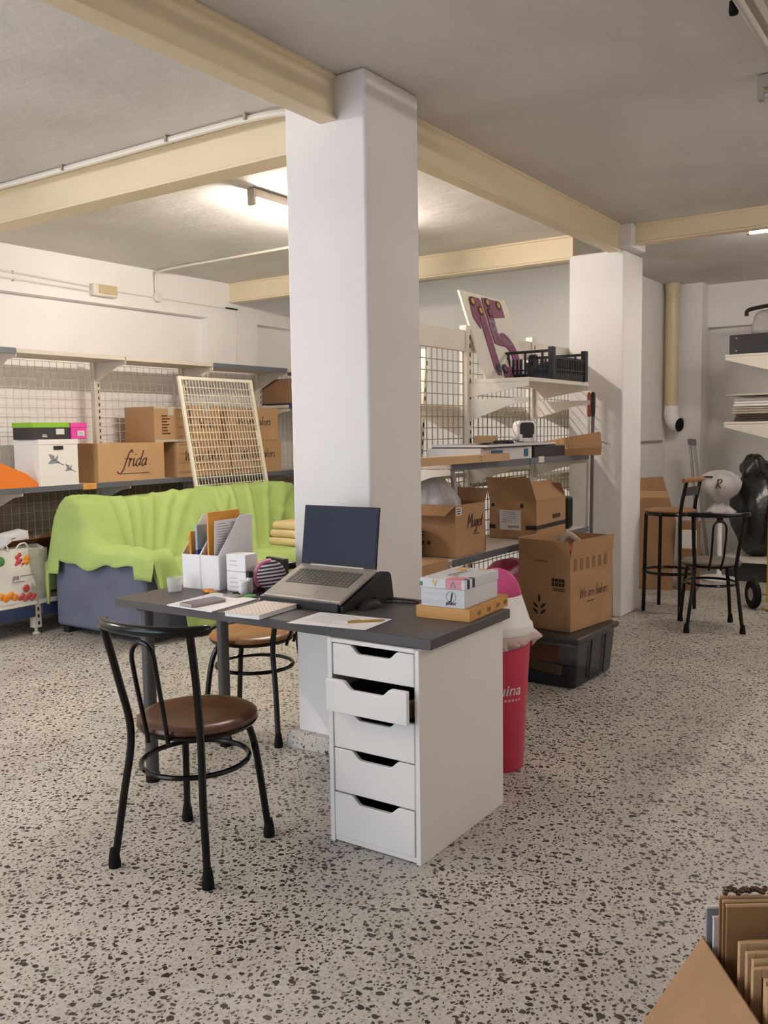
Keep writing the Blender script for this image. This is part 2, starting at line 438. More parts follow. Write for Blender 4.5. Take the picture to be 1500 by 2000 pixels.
def arc(cx, cy, r, a0, a1, n): return [(cx+r*math.cos(a0+(a1-a0)*i/n), cy+r*math.sin(a0+(a1-a0)*i/n)) for i in range(n+1)]
def rrect(x0, y0, x1, y1, r, n=4):
    return arc(x1-r, y0+r, r, -PI/2, 0, n)+arc(x1-r, y1-r, r, 0, PI/2, n)+arc(x0+r, y1-r, r, PI/2, PI, n)+arc(x0+r, y0+r, r, PI, 1.5*PI, n)
def bez(ps, n=24):
    ps = [Vector(p) for p in ps]; out = []
    P = [ps[0]]+ps+[ps[-1]]
    for i in range(len(ps)-1):
        a, b, c, d = P[i], P[i+1], P[i+2], P[i+3]
        for k in range(n//(len(ps)-1)):
            t = k/(n//(len(ps)-1))
            out.append(.5*((2*b)+(-a+c)*t+(2*a-5*b+4*c-d)*t*t+(-a+3*b-3*c+d)*t**3))
    out.append(ps[-1]); return out

# ------------------------------------------------------------------ room
CZ = 2.81; WX = -6.126; BY = 7.53; FX = 2.4; NY = -3.2; SX = -2.83; FY = 9.60
struct(B().box(WX-.3, NY-.2, -.1, FX+.2, FY+.2, 0).done('floor', 'floor', smooth=False))
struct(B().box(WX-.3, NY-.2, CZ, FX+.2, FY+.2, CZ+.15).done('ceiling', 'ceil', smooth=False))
# left wall: thick front skin with two recessed niches
b = B()
def wall_skin(b, x0, x1, y0, y1, niches):
    ys = y0
    for a, c, zt in niches:
        b.box(x0, ys, 0, x1, a, CZ); b.box(x0, a, zt, x1, c, CZ); ys = c
    b.box(x0, ys, 0, x1, y1, CZ)
wall_skin(b, WX-.09, WX, NY, BY, [(1.2, 6.13, 2.465), (6.81, 7.45, 2.46)])
b.box(WX-.2, NY, 0, WX-.09, BY, CZ)
struct(b.done('wall_left', 'wall', smooth=False))
struct(B().box(WX, BY, 0, SX, BY+.12, CZ).done('wall_back', 'wall', smooth=False))
struct(B().box(SX-.12, BY+.12, 0, SX, FY, CZ).done('wall_side', 'wall', smooth=False))
struct(B().box(SX-.12, FY, 0, FX, FY+.12, CZ).done('wall_far', 'wall', smooth=False))
struct(B().box(FX, NY, 0, FX+.12, FY, CZ).done('wall_right', 'wall', smooth=False))
b = B(); b.box(WX, NY-.12, 0, -5.4, NY, CZ); b.box(-5.4, NY-.12, 2.5, -2.2, NY, CZ); b.box(-2.2, NY-.12, 0, FX, NY, CZ)
struct(b.done('wall_front', 'wall', smooth=False))
struct(B().box(SX, 9.30, 0, -2.48, FY, CZ).done('trim_1', 'wall', smooth=False))       # pilaster
struct(B().box(-2.48, 9.50, 2.385, FX, FY, CZ).done('trim_2', 'wall', smooth=False))    # lintel

def column(name, x0, x1, y0, y1, cap=None, plinth=True):
    b = B()
    b.box(x0, y0, 0, x1, y1, CZ if cap is None else 2.645)
    if cap: b.box(*cap)
    o = struct(b.done(name, 'column', bevel=.012, seg=3))
    if plinth:
        p = B().box(x0-.035, y0-.04, 0, x1+.035, y1+.035, .075).done('plinth', 'plinth', o, bevel=.004)
    return o
column('column', -2.524, -2.112, 3.008, 3.405)
column('column', -2.655, -2.243, 6.36, 6.77, cap=(-2.36, 6.30, 2.645, -2.165, 6.60, CZ), plinth=False)

def ibeam(name, axis, c, w, z0, a0, a1):
    # I profile, flanges wider than the web
    h = CZ-z0; f = .012; wb = w*.72
    prof = [(-w/2, z0), (w/2, z0), (w/2, z0+f), (wb/2, z0+f+.006), (wb/2, CZ-f-.006), (w/2, CZ-f), (w/2, CZ), (-w/2, CZ), (-w/2, CZ-f), (-wb/2, CZ-f-.006), (-wb/2, z0+f+.006), (-w/2, z0+f)]
    b = B().prism([(c+x, z) for x, z in prof], a0, a1, 'xz' if axis == 'y' else 'yz')
    return struct(b.done(name, 'beam', bevel=.002, smooth=False))
ibeam('ceiling_beam', 'y', -2.292, .085, 2.632, NY, 3.008)
ibeam('ceiling_beam', 'y', -2.292, .085, 2.62, 3.405, 6.30)
ibeam('ceiling_beam', 'x', 3.27, .14, 2.62, WX, -2.524)
ibeam('ceiling_beam', 'x', 6.46, .09, 2.63, WX, -2.655)
ibeam('ceiling_beam', 'x', 6.41, .09, 2.672, -2.165, FX)

# ------------------------------------------------------------------ ceiling lights, conduits
def light_fixture(label, x, y, z, length, rz, lit, reflect=False, group='ceiling tube lights'):
    t = thing('ceiling_light', label, 'ceiling light', (x, y, z), rz, group)
    B().cbox(0, 0, .045, length, .055, .05).done('housing', 'fixture', t, bevel=.004)
    for s in (-1, 1):
        B().cbox(s*(length/2-.012), 0, .0, .024, .05, .05).done('lamp_holder', 'fixture', t, bevel=.004)
    B().tube([(-length/2+.02, 0, -.008), (length/2-.02, 0, -.008)], .014, 12).done('fluorescent_tube', lit, t)
    return t
light_fixture('lit tube light fixed to the ceiling behind the tall white column', -3.655, 4.66, 2.735, 1.25, PI/2, 'tube')
light_fixture('lit tube light on the ceiling beyond the right-hand cream beam', -.885, 6.80, 2.735, 1.25, R(5), 'tubecool')
light_fixture('lit tube light over the left shelving, out of the picture to the left', -4.75, 1.0, 2.735, 1.25, PI/2, 'tube')
light_fixture('lit tube light over the near end of the room', -3.6, -.8, 2.735, 1.25, PI/2, 'tubenear')
light_fixture('unseen fill tube light added over the right-hand bay to brighten the right side', 1.2, 4.2, 2.735, 1.25, PI/2, 'tubecool')  # added fill lamp outside the view, lifts the dim right side
t = light_fixture('unlit grey tube light on the dim ceiling, top right corner of the photo', -.735, 3.32, 2.735, 1.2, PI/2, 'tubeoff')
B().at((-.09, .041, .012)).lathe([(.0, -.016), (.014, -.012), (.016, 0), (.014, .03), (.006, .034)], 14).done('starter', 'rubber', t)
light_fixture('second unlit tube light on the ceiling at the right edge, beside the bare grey one', -.62, 4.05, 2.735, .5, R(0), 'tubeoff')

o = B().tube(bez([(WX, 3.12, 2.79), (-5.0, 3.125, 2.792), (-4.1, 3.13, 2.79), (-3.2, 3.13, 2.79), (-2.72, 3.14, 2.785), (-2.53, 3.20, 2.775)], 30), .016, 8).done('conduit', 'conduit')
for x in (-4.9, -4.14, -3.35, -2.84):
    B().cbox(x, 3.13, 2.795, .014, .05, .03).done('clip', 'fixture', o)
tag(o, 'white conduit clipped to the ceiling along the front of the left cream beam', 'conduit')
o = B().tube(bez([(-3.5, 5.40, 2.79), (-4.4, 5.42, 2.795), (-5.2, 5.45, 2.795), (-5.95, 5.47, 2.79), (-6.09, 5.49, 2.75), (-6.105, 5.50, 2.60)], 30), .011, 8).done('conduit', 'conduit')
tag(o, 'thin white conduit from the lit ceiling down to a round box on the left wall', 'conduit')
o = B().at((WX, 5.52, 2.58), ry=PI/2).lathe([(.0, 0), (.045, 0), (.045, .03), (.035, .038), (0, .04)], 20).done('round_junction_box', 'conduit')
tag(o, 'round white junction box on the left wall, where the ceiling conduit ends', 'junction box')
for dz, lab in ((.0, 'upper'), (-.055, 'lower')):
    o = B().tube([(WX+.009, NY+.3, 2.625+dz), (WX+.009, 3.6, 2.62+dz), (WX+.009, 4.82, 2.585+dz*.7)], .008, 6).done('wall_cable', 'conduit')
    tag(o, '%s of two thin cables running along the left wall to the beige box' % lab, 'cable')
    B().cbox(WX+.010, 4.12, 2.607+dz, .012, .010, .022).done('cable_clip', 'fixture', o)
o = B().tube([(WX+.007, 5.03, 2.575), (WX+.007, 5.50, 2.575), (WX+.007, 6.44, 2.57)], .006, 6).done('wall_cable', 'conduit')
tag(o, 'thin cable along the left wall from the beige box towards the far corner', 'cable')
o = B().tube([(WX+.008, 6.50, 2.56), (WX+.008, 6.49, 1.98)], .006, 6).done('wall_cable', 'conduit')
tag(o, 'thin cable dropping down the left wall below the far cream beam', 'cable')
B().cbox(WX+.012, 6.44, 2.575, .018, .16, .012).done('bracket', 'slot', o)
o = B().box(WX, 4.81, 2.515, WX+.06, 5.05, 2.61).done('junction_box', 'conduit', bevel=.008)
B().box(WX+.06, 4.86, 2.535, WX+.068, 5.04, 2.605).done('cover', 'jbox', o, bevel=.004)
tag(o, 'rectangular beige junction box high on the left wall', 'junction box')

# ------------------------------------------------------------------ shelving
def wire_panel(b, axis_pts, y0, y1, z0, z1, x, dy, dz, r=.0022):
    n = max(1, round((y1-y0)/dy)); k = max(1, round((z1-z0)/dz))
    for i in range(n+1):
        y = y0+(y1-y0)*i/n; b.box(x-r, y-r, z0, x+r, y+r, z1)
    for i in range(k+1):
        z = z0+(z1-z0)*i/k; b.box(x-r+.004, y0, z-r, x+r+.004, y1, z+r)
    return b
def upright(parent, x, y, z1, w=.05, d=.04, m='rackwhite', slots=(0., 9.), z0=0.):
    o = B().box(x-d/2, y-w/2, z0, x+d/2, y+w/2, z1).done('upright', m, parent, bevel=.003)
    s = B(); z = max(slots[0], z0+.06)
    while z < min(z1-.06, slots[1]):
        s.box(x+d/2, y+.006, z, x+d/2+.0015, y+.016, z+.026); z += .052
    s.done('slot', 'slot', o, smooth=False)
    return o
def bracket(parent, x0, x1, y, z, h=.12, m='rackwhite', t=.006):
    # triangular plate carrying a shelf: deep at the upright, shallow at the tip
    b = B().prism([(x0, z), (x1, z), (x1, z-.028), (x0+(x1-x0)*.72, z-.04), (x0, z-h)], y-t/2, y+t/2, 'xz')
    return b.done('bracket', m, parent, bevel=.0015)
def shelf(parent, x0, x1, y0, y1, z, t=.03, m='rackgrey', strip=None):
    o = B().box(min(x0, x1), y0, z-t, max(x0, x1), y1, z).done('shelf', m, parent, bevel=.003)
    if strip:
        B().box(x1, y0, z-t-.008, x1+.008, y1, z+.004).done('price_strip', strip, o, bevel=.002)
    return o

LX = -6.03; LF = -5.65
rack = thing('metal_shelving', 'long white metal shelving along the left wall with wire mesh back panels', 'shelving unit', (0, 0, 0))
LY = [1.9, 2.84, 3.80, 4.755, 5.70, 6.69, 7.42]
for y in LY: upright(rack, LX, y, 2.0, .055, .05, 'rackgrey')
for i in range(len(LY)-1):
    if LY[i+1] < 3: continue
    b = B(); wire_panel(b, None, LY[i]+.03, LY[i+1]-.03, .28, 1.955, LX-.005, .066, .066, .0016)
    b.done('mesh_panel', 'wiredark', rack, smooth=False)
    B().box(LX-.02, LY[i]+.03, .26, LX-.012, LY[i+1]-.03, .985).done('back_panel', 'backpanel', rack)
    strip = 'strip' if i in (1, 4) else None
    shelf(rack, LX+.02, LF, LY[i]+.004, LY[i+1]-.004, 1.995, .03, 'rackgrey', strip)
    shelf(rack, LX+.02, LF, LY[i]+.004, LY[i+1]-.004, 1.025, .03, 'rackgrey', 'strip')
    shelf(rack, LX+.02, -5.53, LY[i]+.004, LY[i+1]-.004, .245, .03, 'rackwhite', None)
    B().box(-5.535, LY[i]+.03, .13, -5.525, LY[i+1]-.03, .212).done('kick_strip', 'stripblue', rack, bevel=.002)
for y in LY[1:]:
    bracket(rack, LX+.02, LF, y, 1.965, .16, 'rackgrey', .008); bracket(rack, LX+.02, LF, y, .995, .14, 'rackgrey', .008)
    o = B().box(-5.60, y-.03, .045, -5.545, y+.03, .215).done('leg', 'rackwhite', rack, bevel=.004)
    s = B()
    for k in range(3): s.box(-5.5455, y-.002, .065+k*.05, -5.5435, y+.012, .09+k*.05)
    s.done('slot', 'slot', o, smooth=False)
    B().box(LX, y-.02, .13, -5.6, y+.02, .19).done('foot_rail', 'rackwhite', rack, bevel=.003)
    B().at((-5.572, y, 0)).lathe([(.026, 0), (.028, .008), (.012, .018), (.010, .05)], 14).done('levelling_foot', 'rackwhite', rack)
# extra higher shelf at the far bay
shelf(rack, LX+.02, LF, 6.70, 7.41, 1.655, .03, 'rackgrey', 'stripblue'); bracket(rack, LX+.02, LF, 6.72, 1.625, .13, 'rackgrey', .008); bracket(rack, LX+.02, LF, 7.41, 1.625, .13, 'rackgrey', .008)
o = B().box(LF+.009, 4.30, .985, LF+.012, 4.42, 1.03).done('price_card', 'envelope'); tag(o, 'small yellow price card clipped to the shelf edge below the white bird box', 'price card')
bars(o, 'x+', 4.33, 1.018, .06, 2, .013, .007, 'cardlight', LF+.0121, 'printed_lines', 2)

# ------------------------------------------------------------------ cartons
def carton(name, label, w, d, h, loc, rz=0., m='card', flaps=(), open_=False, tape=None, group=None, t=.005, cat='cardboard box', inner=None):
    o = thing(name, label, cat, loc, rz, group)
    b = B()
    if open_:
        b.box(-w/2, -d/2, 0, w/2, d/2, t)
        b.box(-w/2, -d/2, t, -w/2+t, d/2, h); b.box(w/2-t, -d/2, t, w/2, d/2, h)
        b.box(-w/2+t, -d/2, t, w/2-t, -d/2+t, h); b.box(-w/2+t, d/2-t, t, w/2-t, d/2, h)
    else: b.box(-w/2, -d/2, 0, w/2, d/2, h)
    b.done('body', m, o, bevel=.0025)
    for side, ang, ln in flaps:
        a = R(ang); b = B()
        hw = (d if side[0] == 'x' else w)/2-.002
        cs, sn = math.cos(a), math.sin(a)
        if side == 'x+': b.at((w/2-t/2, 0, h))
        elif side == 'x-': b.at((-w/2+t/2, 0, h), PI)
        elif side == 'y+': b.at((0, d/2-t/2, h), PI/2)
        else: b.at((0, -d/2+t/2, h), -PI/2)
        # in the local frame: hinge along y, outward +x
        px, pz = sn*ln, cs*ln; nx, nz = cs*t/2, -sn*t/2
        b.hexa([(-nx, -hw, -nz), (nx, -hw, nz), (nx, hw, nz), (-nx, hw, -nz), (px-nx, -hw+.01, pz-nz), (px+nx, -hw+.01, pz+nz), (px+nx, hw-.01, pz+nz), (px-nx, hw-.01, pz-nz)])
        b.done('flap', m, o, bevel=.001)
    if tape == 'y':   # tape along the lid and down the front
        b = B(); b.box(-.03, -d/2-.001, h-.07, .03, -d/2, h); b.box(-.03, -d/2, h, .03, d/2, h+.001); b.done('packing_tape', 'tape', o)
    if tape == 'x':
        b = B(); b.box(w/2, -.03, h-.07, w/2+.001, .03, h); b.box(-w/2, -.03, h, w/2, .03, h+.001)
        b.done('packing_tape', 'tape', o)
    return o
# left shelves, contents of the middle shelf (z = 1.025)
SZ = 1.025
o = thing('storage_box', 'white lidded storage box printed with two flying birds on the left shelf', 'storage box', (-5.815, 4.12, SZ))
B().box(-.15, -.165, 0, .15, .165, .325).done('body', 'white', o, bevel=.003)
B().box(-.154, -.169, .30, .154, .169, .338).done('lid', 'white', o, bevel=.003)
B().box(.154, -.045, .262, .1555, .035, .29).done('handle_slot', 'inkblack', o)
def bird(parent, cy, cz, s):
    b = B(); X = .1505
    b.prism([(cy-.05*s, cz-.028*s), (cy-.03*s, cz-.004*s), (cy+.02*s, cz+.0*s), (cy+.05*s, cz-.024*s), (cy+.012*s, cz-.026*s), (cy-.02*s, cz-.03*s)], X, X+.0008, 'yz')
    b.prism([(cy-.02*s, cz-.005*s), (cy-.045*s, cz+.045*s), (cy+.005*s, cz+.03*s), (cy+.01*s, cz-.005*s)], X, X+.0008, 'yz')
    b.prism([(cy-.0*s, cz-.005*s), (cy+.04*s, cz+.04*s), (cy+.03*s, cz+.0*s)], X, X+.0008, 'yz')
    b.prism([(cy+.03*s, cz-.012*s), (cy+.085*s, cz-.04*s), (cy+.08*s, cz-.046*s), (cy+.03*s, cz-.022*s)], X, X+.0008, 'yz')
    b.done('printed_bird', 'inkgrey', parent, smooth=False)
bird(o, -.045, .19, 1.); bird(o, .08, .125, .72)
o = thing('shoe_box', 'dark grey shoe box with lime green lid lying on the white bird box', 'shoe box', (-5.80, 4.085, SZ+.338))
B().box(-.12, -.16, 0, .12, .145, .085).done('body', 'dark', o, bevel=.002)
B().box(-.124, -.165, .085, .124, .148, .122).done('lid', 'lime', o, bevel=.003)
B().box(.12, .03, .035, .121, .10, .075).done('sticker', 'label', o)
bars(o, 'x+', -.085, .035, .05, 2, .012, .006, 'label', .12, 'printed_logo', 3)
o = thing('shoe_box', 'bright pink shoe box beside the green-lidded one, on the white bird box', 'shoe box', (-5.79, 4.30, SZ+.338))
B().box(-.125, -.062, 0, .125, .07, .085).done('body', 'magenta', o, bevel=.002)
B().box(-.129, -.066, .085, .129, .074, .12).done('lid', 'magenta', o, bevel=.003)
o2 = B().box(.125, -.01, .02, .126, .05, .06).done('sticker', 'label', o); bars(o, 'x+', -.002, .05, .045, 3, .01, .005, 'inkgrey', .1262, 'sticker_print', 5)
o = B().at((0, 0, 0)).prism([(3.62, .0), (3.97, .0), (3.84, .10), (3.62, .19)], -.02, .012, 'yz').done('folder', 'orange', bevel=.002)
tag(o, 'bright orange folder leaning at the left edge of the middle shelf', 'folder', loc=(-5.70, 0.02, SZ))

o = carton('cardboard_box', 'long brown carton with cursive frida lettering, next to the bird box', .42, .66, .30, (-5.88, 4.80, SZ), m='cardlight')
script('frida', .062, 'ink', o, 'x+', (.2112, .02, .115), slant=.35, w=.22)
o2 = bars(o, 'x+', -.13, .062, .30, 1, .02, .006, 'ink', .2105, 'printed_lines', 2)
bars(o, 'y-', -.12, .22, .10, 5, .022, .01, 'carddark', -.33, 'printed_lines', 4)

def bakers(label, y, z, w=.62, h=.295, full='We are bakers', grp='cartons lettered We are bakers on the left shelves'):
    o = carton('cardboard_box', label, .40, w, h, (-5.87, y, z), m='cardlight', group=grp)
    script(full, .042, 'inkblack', o, 'x+', (.2012, .0, h*.47), w=.2)
    bars(o, 'x+', -.1, h*.36, .22, 1, .02, .005, 'ink', .2005, 'printed_lines', 6)
    B().box(-.11, -w/2-.001, h*.72, .02, -w/2, h*.86).done('printed_panel', 'ink', o)
    return o
bakers('carton lettered We are bakers directly behind the leaning wire panel, lower row', 5.585, SZ)
bakers('carton lettered We are bakers ending the lower row right of the wire panel', 6.27, SZ, .66)
bakers('carton lettered We are bakers stacked on top right of the wire panel', 6.22, SZ+.297, .68)
o = carton('cardboard_box', 'upper carton behind the top of the leaning wire panel, brown and taped', .38, .34, .31, (-5.87, 5.63, SZ+.297), m='cardlight', tape='x')
script('We are', .035, 'inkblack', o, 'x+', (.1912, .0, .12), w=.2)
o = carton('cardboard_box', 'smaller brown carton sealed with clear tape, stacked above the frida carton end', .36, .36, .29, (-5.86, 5.225, SZ+.30), m='card', tape='x')
bars(o, 'x+', -.10, .22, .09, 7, .024, .012, 'ink', .1805, 'printed_lines', 8)
b = B(); b.box(.181, -.18, .275, .182, .18, .292); b.box(.181, -.18, .0, .182, .18, .02); b.box(.181, .162, .0, .182, .18, .29); b.done('packing_tape', 'tape', o)
o = carton('cardboard_box', 'small dark carton with a white sticker on the high far shelf near the column', .34, .33, .235, (-5.84, 6.90, 1.672), m='carddark')
B().box(.17, -.13, .12, .1712, -.03, .19).done('sticker', 'label', o); bars(o, 'x+', -.115, .17, .07, 2, .018, .008, 'inkgrey', .1713, 'sticker_print', 3)
bars(o, 'x+', .0, .195, .15, 1, .02, .012, 'ink', .1705, 'printed_lines', 1)
o = B().box(-.17, -.24, 0, .185, .24, .012).done('dark_board', 'navy', bevel=.002); tag(o, 'thin dark blue board under the stickered carton on the high far shelf', 'board', loc=(-5.83, 6.95, 1.659))
o = thing('waste_bin', 'dark navy bin with a round white emblem hanging at the shelf end', 'bin', (-5.58, 6.86, .86))
B().lathe([(.075, 0), (.085, .02), (.105, .28), (.11, .29), (.10, .29), (.08, .02), (0, .02)], 24).done('body', 'navy', o)
B().at((.066, -.066, .165), ry=0).at((.065, -.065, .165), -PI/4, 0, PI/2-.08).lathe([(0, .0), (.04, .0), (.04, .003), (0, .003)], 20).done('emblem', 'label', o)
B().box(-.2, -.02, .14, -.09, .02, .16).done('hook', 'navy', o)

# lower shelf, left: shopping bag, carton with flaps, white box (base deck z = .245)
DZ = .245
o = thing('shopping_bag', 'white woven shopping bag printed with tomatoes and fruit on the lowest left shelf', 'bag', (-5.62, 3.72, DZ))
def bagfn(u, v):
    # u round the bag, v height
    per = [(.09, -.235), (.09, .02), (.085, .16), (-.09, .19), (-.09, -.235)]
    k = u*(len(per)); i = int(k) % len(per); f = k-int(k); a = per[i]; c = per[(i+1) % len(per)]
    x, y = a[0]+(c[0]-a[0])*f, a[1]+(c[1]-a[1])*f
    w = math.sin(9*u*PI+4*v)*.006*v+math.sin(23*u+9*v)*.004
    return (x*(1-.18*v)+w, y*(1+.02*math.sin(5*v))+w*.5, .37*v*(1+.02*math.sin(14*u)))
B().grid(bagfn, 60, 14).done('body', 'tote', o, angle=80)
B().grid(lambda u, v: (.093-.018*v+.004*math.sin(7*v+5*u), .03+.15*u, .01+.35*v), 8, 10).done('side_panel', 'toteside', o, angle=80)
b = B(); rr = random.Random(4)
for (cy, cz, n, sp) in ((-.05, .285, 14, .042),):
    for i in range(n):
        a = rr.uniform(0, 6.28); q = rr.uniform(.0, sp)
        b.at((.088-.018*(cz/.37), cy+q*math.cos(a), cz+q*1.2*math.sin(a)), 0, 0, PI/2).lathe([(0, 0), (.021, 0), (.012, .006), (0, .008)], 12)
for i in range(7):
    b.at((.094, -.06+i*.018, .035+.015*math.sin(i*2.1)), 0, 0, PI/2).lathe([(0, 0), (.018, 0), (.013, .006), (0, .008)], 12)
b.at((.092, -.01, .095), 0, 0, PI/2).lathe([(0, 0), (.027, 0), (.02, .006), (0, .008)], 14)
b.done('printed_tomato', 'red', o)
b = B()
for (y, z, r) in ((.012, .30, .026), (.008, .275, .02), (-.13, .06, .03), (-.17, .045, .03), (-.10, .045, .026), (-.2, .06, .028)):
    b.at((.09-.0486*(z-.05)*.9, y, z), 0, 0, PI/2).lathe([(0, 0), (r, 0), (r*.7, .006), (0, .008)], 14)
b.done('printed_orange', 'fruit', o)
b = B(); b.at((.078, -.19, .30), 0, 0, PI/2).lathe([(0, 0), (.035, 0), (.025, .006), (0, .008)], 14); b.done('printed_leaf', 'green', o)
lettering('pa', .05, 'inkblack', o, 'x+', (.0885, -.085, .18), 'printed_word', .2)
bars(o, 'x+', -.05, .186, .10, 1, .02, .003, 'inkblack', .0885, 'printed_lines', 2); bars(o, 'x+', -.11, .15, .13, 1, .02, .006, 'inkgrey', .0895, 'printed_lines', 4)
for yy in (-.17, -.02):
    B().tube(bez([(.07, yy-.05, .36), (.085, yy-.03, .40), (.09, yy, .41), (.085, yy+.03, .40), (.07, yy+.05, .36)], 16), .006, 6).done('handle', 'tote', o)
o = carton('cardboard_box', 'open dark carton with raised flaps behind the fruit shopping bag', .30, .46, .36, (-5.875, 3.90, DZ), m='cardin', open_=True, flaps=(('x+', 60, .12), ('x-', 20, .14), ('y+', 70, .12)))
o = thing('white_box', 'small white box poking out of the carton behind the fruit shopping bag', 'box', (-5.80, 3.84, DZ+.01), rot=(R(8), R(4), 0))
B().box(-.06, -.09, 0, .06, .09, .46).done('body', 'paper', o, bevel=.002)
bars(o, 'x+', -.05, .435, .05, 1, .02, .008, 'inkgrey', .0605, 'printed_lines', 3); B().box(.06, .05, .385, .0608, .07, .405).done('printed_mark', 'inkblack', o)

# ------------------------------------------------------------------ sofa, cloth, leaning panel
sofa = thing('sofa', 'grey-blue fabric sofa standing in front of the left shelving', 'sofa', (0, 0, 0))
B().box(-5.49, 3.91, .05, -4.55, 4.13, .585).done('armrest', 'sofa', sofa, bevel=.03, seg=4)
B().box(-5.46, 6.20, .05, -4.55, 6.42, .585).done('armrest', 'sofa', sofa, bevel=.03, seg=4)
B().box(-5.20, 4.13, .05, -4.57, 6.20, .30).done('base', 'sofa', sofa, bevel=.015)
for a, c in ((4.14, 5.16), (5.17, 6.19)):
    B().box(-5.12, a, .30, -4.56, c, .43).done('seat_cushion', 'sofa', sofa, bevel=.03, seg=4)
B().hexa([(-5.22, 3.97, .06), (-5.0, 3.97, .06), (-5.0, 6.19, .06), (-5.22, 6.19, .06), (-5.42, 3.97, .90), (-5.20, 3.97, .92), (-5.20, 6.19, .90), (-5.42, 6.19, .88)]).done('backrest', 'sofa', sofa, bevel=.05, seg=4)
for x in (-5.42, -4.62):
    for y in (3.96, 6.36): B().cbox(x, y, .025, .06, .05, .05).done('foot', 'blackm', sofa)
# slipcover as a draped surface
def body_h(x, y):
    h = .0
    if 3.90 <= y <= 6.43 and -5.50 <= x <= -4.53: h = .435
    # back: reclined block
    if 3.93 <= y <= 6.22:
        if x < -5.20: bh = .925-(max(0, -5.38-x)/.12)**2*.12
        else: bh = .925-(x+5.20)/.17*.49
        top = bh - .012*math.sin(max(0, min(1, (y-3.93)/2.29))*PI*2)
        if -5.50 <= x < -5.0: h = max(h, top)
    if (3.90 <= y <= 4.14 or 6.19 <= y <= 6.43) and -5.50 <= x <= -4.53: h = max(h, .60)
    return h
X0, X1, Y0, Y1 = -5.53, -4.42, 3.865, 6.47
NX, NYY = 110, 230
H = [[0]*(NYY+1) for _ in range(NX+1)]
for i in range(NX+1):
    for j in range(NYY+1):
        x = X0+(X1-X0)*i/NX; y = Y0+(Y1-Y0)*j/NYY
        H[i][j] = body_h(min(max(x, -5.495), -4.54), min(max(y, 3.905), 6.425))
for _ in range(7):
    G = [r[:] for r in H]
    for i in range(NX+1):
        for j in range(NYY+1):
            s = 0; n = 0
            for di in (-1, 0, 1):
                for dj in (-1, 0, 1):
                    a, c = i+di, j+dj
                    if 0 <= a <= NX and 0 <= c <= NYY: s += H[a][c]; n += 1
            G[i][j] = max(s/n, H[i][j]-.004) if H[i][j] > s/n+.02 else s/n
    H = G
CREASES = []
_r = random.Random(12)
def crease(y0, x0, y1, x1, amp, wid): CREASES.append((y0, x0, y1, x1, amp, wid))
# fans of pulled cloth from the arm corner and the middle seam up the back, then across the seat
for k, (yt, xt) in enumerate(((4.16, -5.20), (4.30, -5.24), (4.46, -5.27), (4.66, -5.30), (4.90, -5.30), (5.08, -5.28))):
    crease(4.20+.04*k, -5.02+.01*k, yt, xt, .020-.001*k, .022)
for k, (yt, xt) in enumerate(((5.24, -5.28), (5.42, -5.30), (5.66, -5.30), (5.92, -5.27), (6.08, -5.22))):
    crease(5.22+.13*k, -5.00, yt, xt, .014, .022)
for k in range(16):
    y = 4.3+1.7*_r.random(); x = -5.24+.2*_r.random(); crease(y, x, y+_r.uniform(.1, .35), x+_r.uniform(-.10, .05), _r.choice((.009, -.010, .012)), _r.uniform(.010, .018))
for k in range(14):
    y = 4.2+1.9*_r.random(); x = -4.95+.35*_r.random(); crease(y, x, y+_r.uniform(-.25, .25), x+_r.uniform(-.15, .15), _r.choice((.010, -.009)), _r.uniform(.012, .022))
for k in range(10):
    x = -5.40+.08*k+_r.uniform(-.03, .03); crease(3.92, x, 4.14+.05*_r.random(), x+_r.uniform(-.12, .12), _r.choice((.012, -.010, .009)), .016)
for k in range(5): crease(3.94+.03*k, -5.46, 3.98+.07*k, -5.24, .014, .016)
def folds(x, y):
    k = -.032*math.exp(-((y-5.17-.25*(x+5.3))/.028)**2)*(1 if x < -4.95 else .35)
    k += .006*math.sin(11*y-15*x+2)+.005*math.sin(5*y+21*x)
    for y0, x0, y1, x1, amp, wid in CREASES:
        dy, dx = y1-y0, x1-x0; L2 = dy*dy+dx*dx
        t = ((y-y0)*dy+(x-x0)*dx)/L2
        if t < -.15 or t > 1.15: continue
        tc = min(1, max(0, t)); d2 = (y-y0-dy*tc)**2+(x-x0-dx*tc)**2
        if d2 < 9*wid*wid: k += amp*math.exp(-d2/(wid*wid))*(.55+.45*math.sin(PI*tc))
    return k
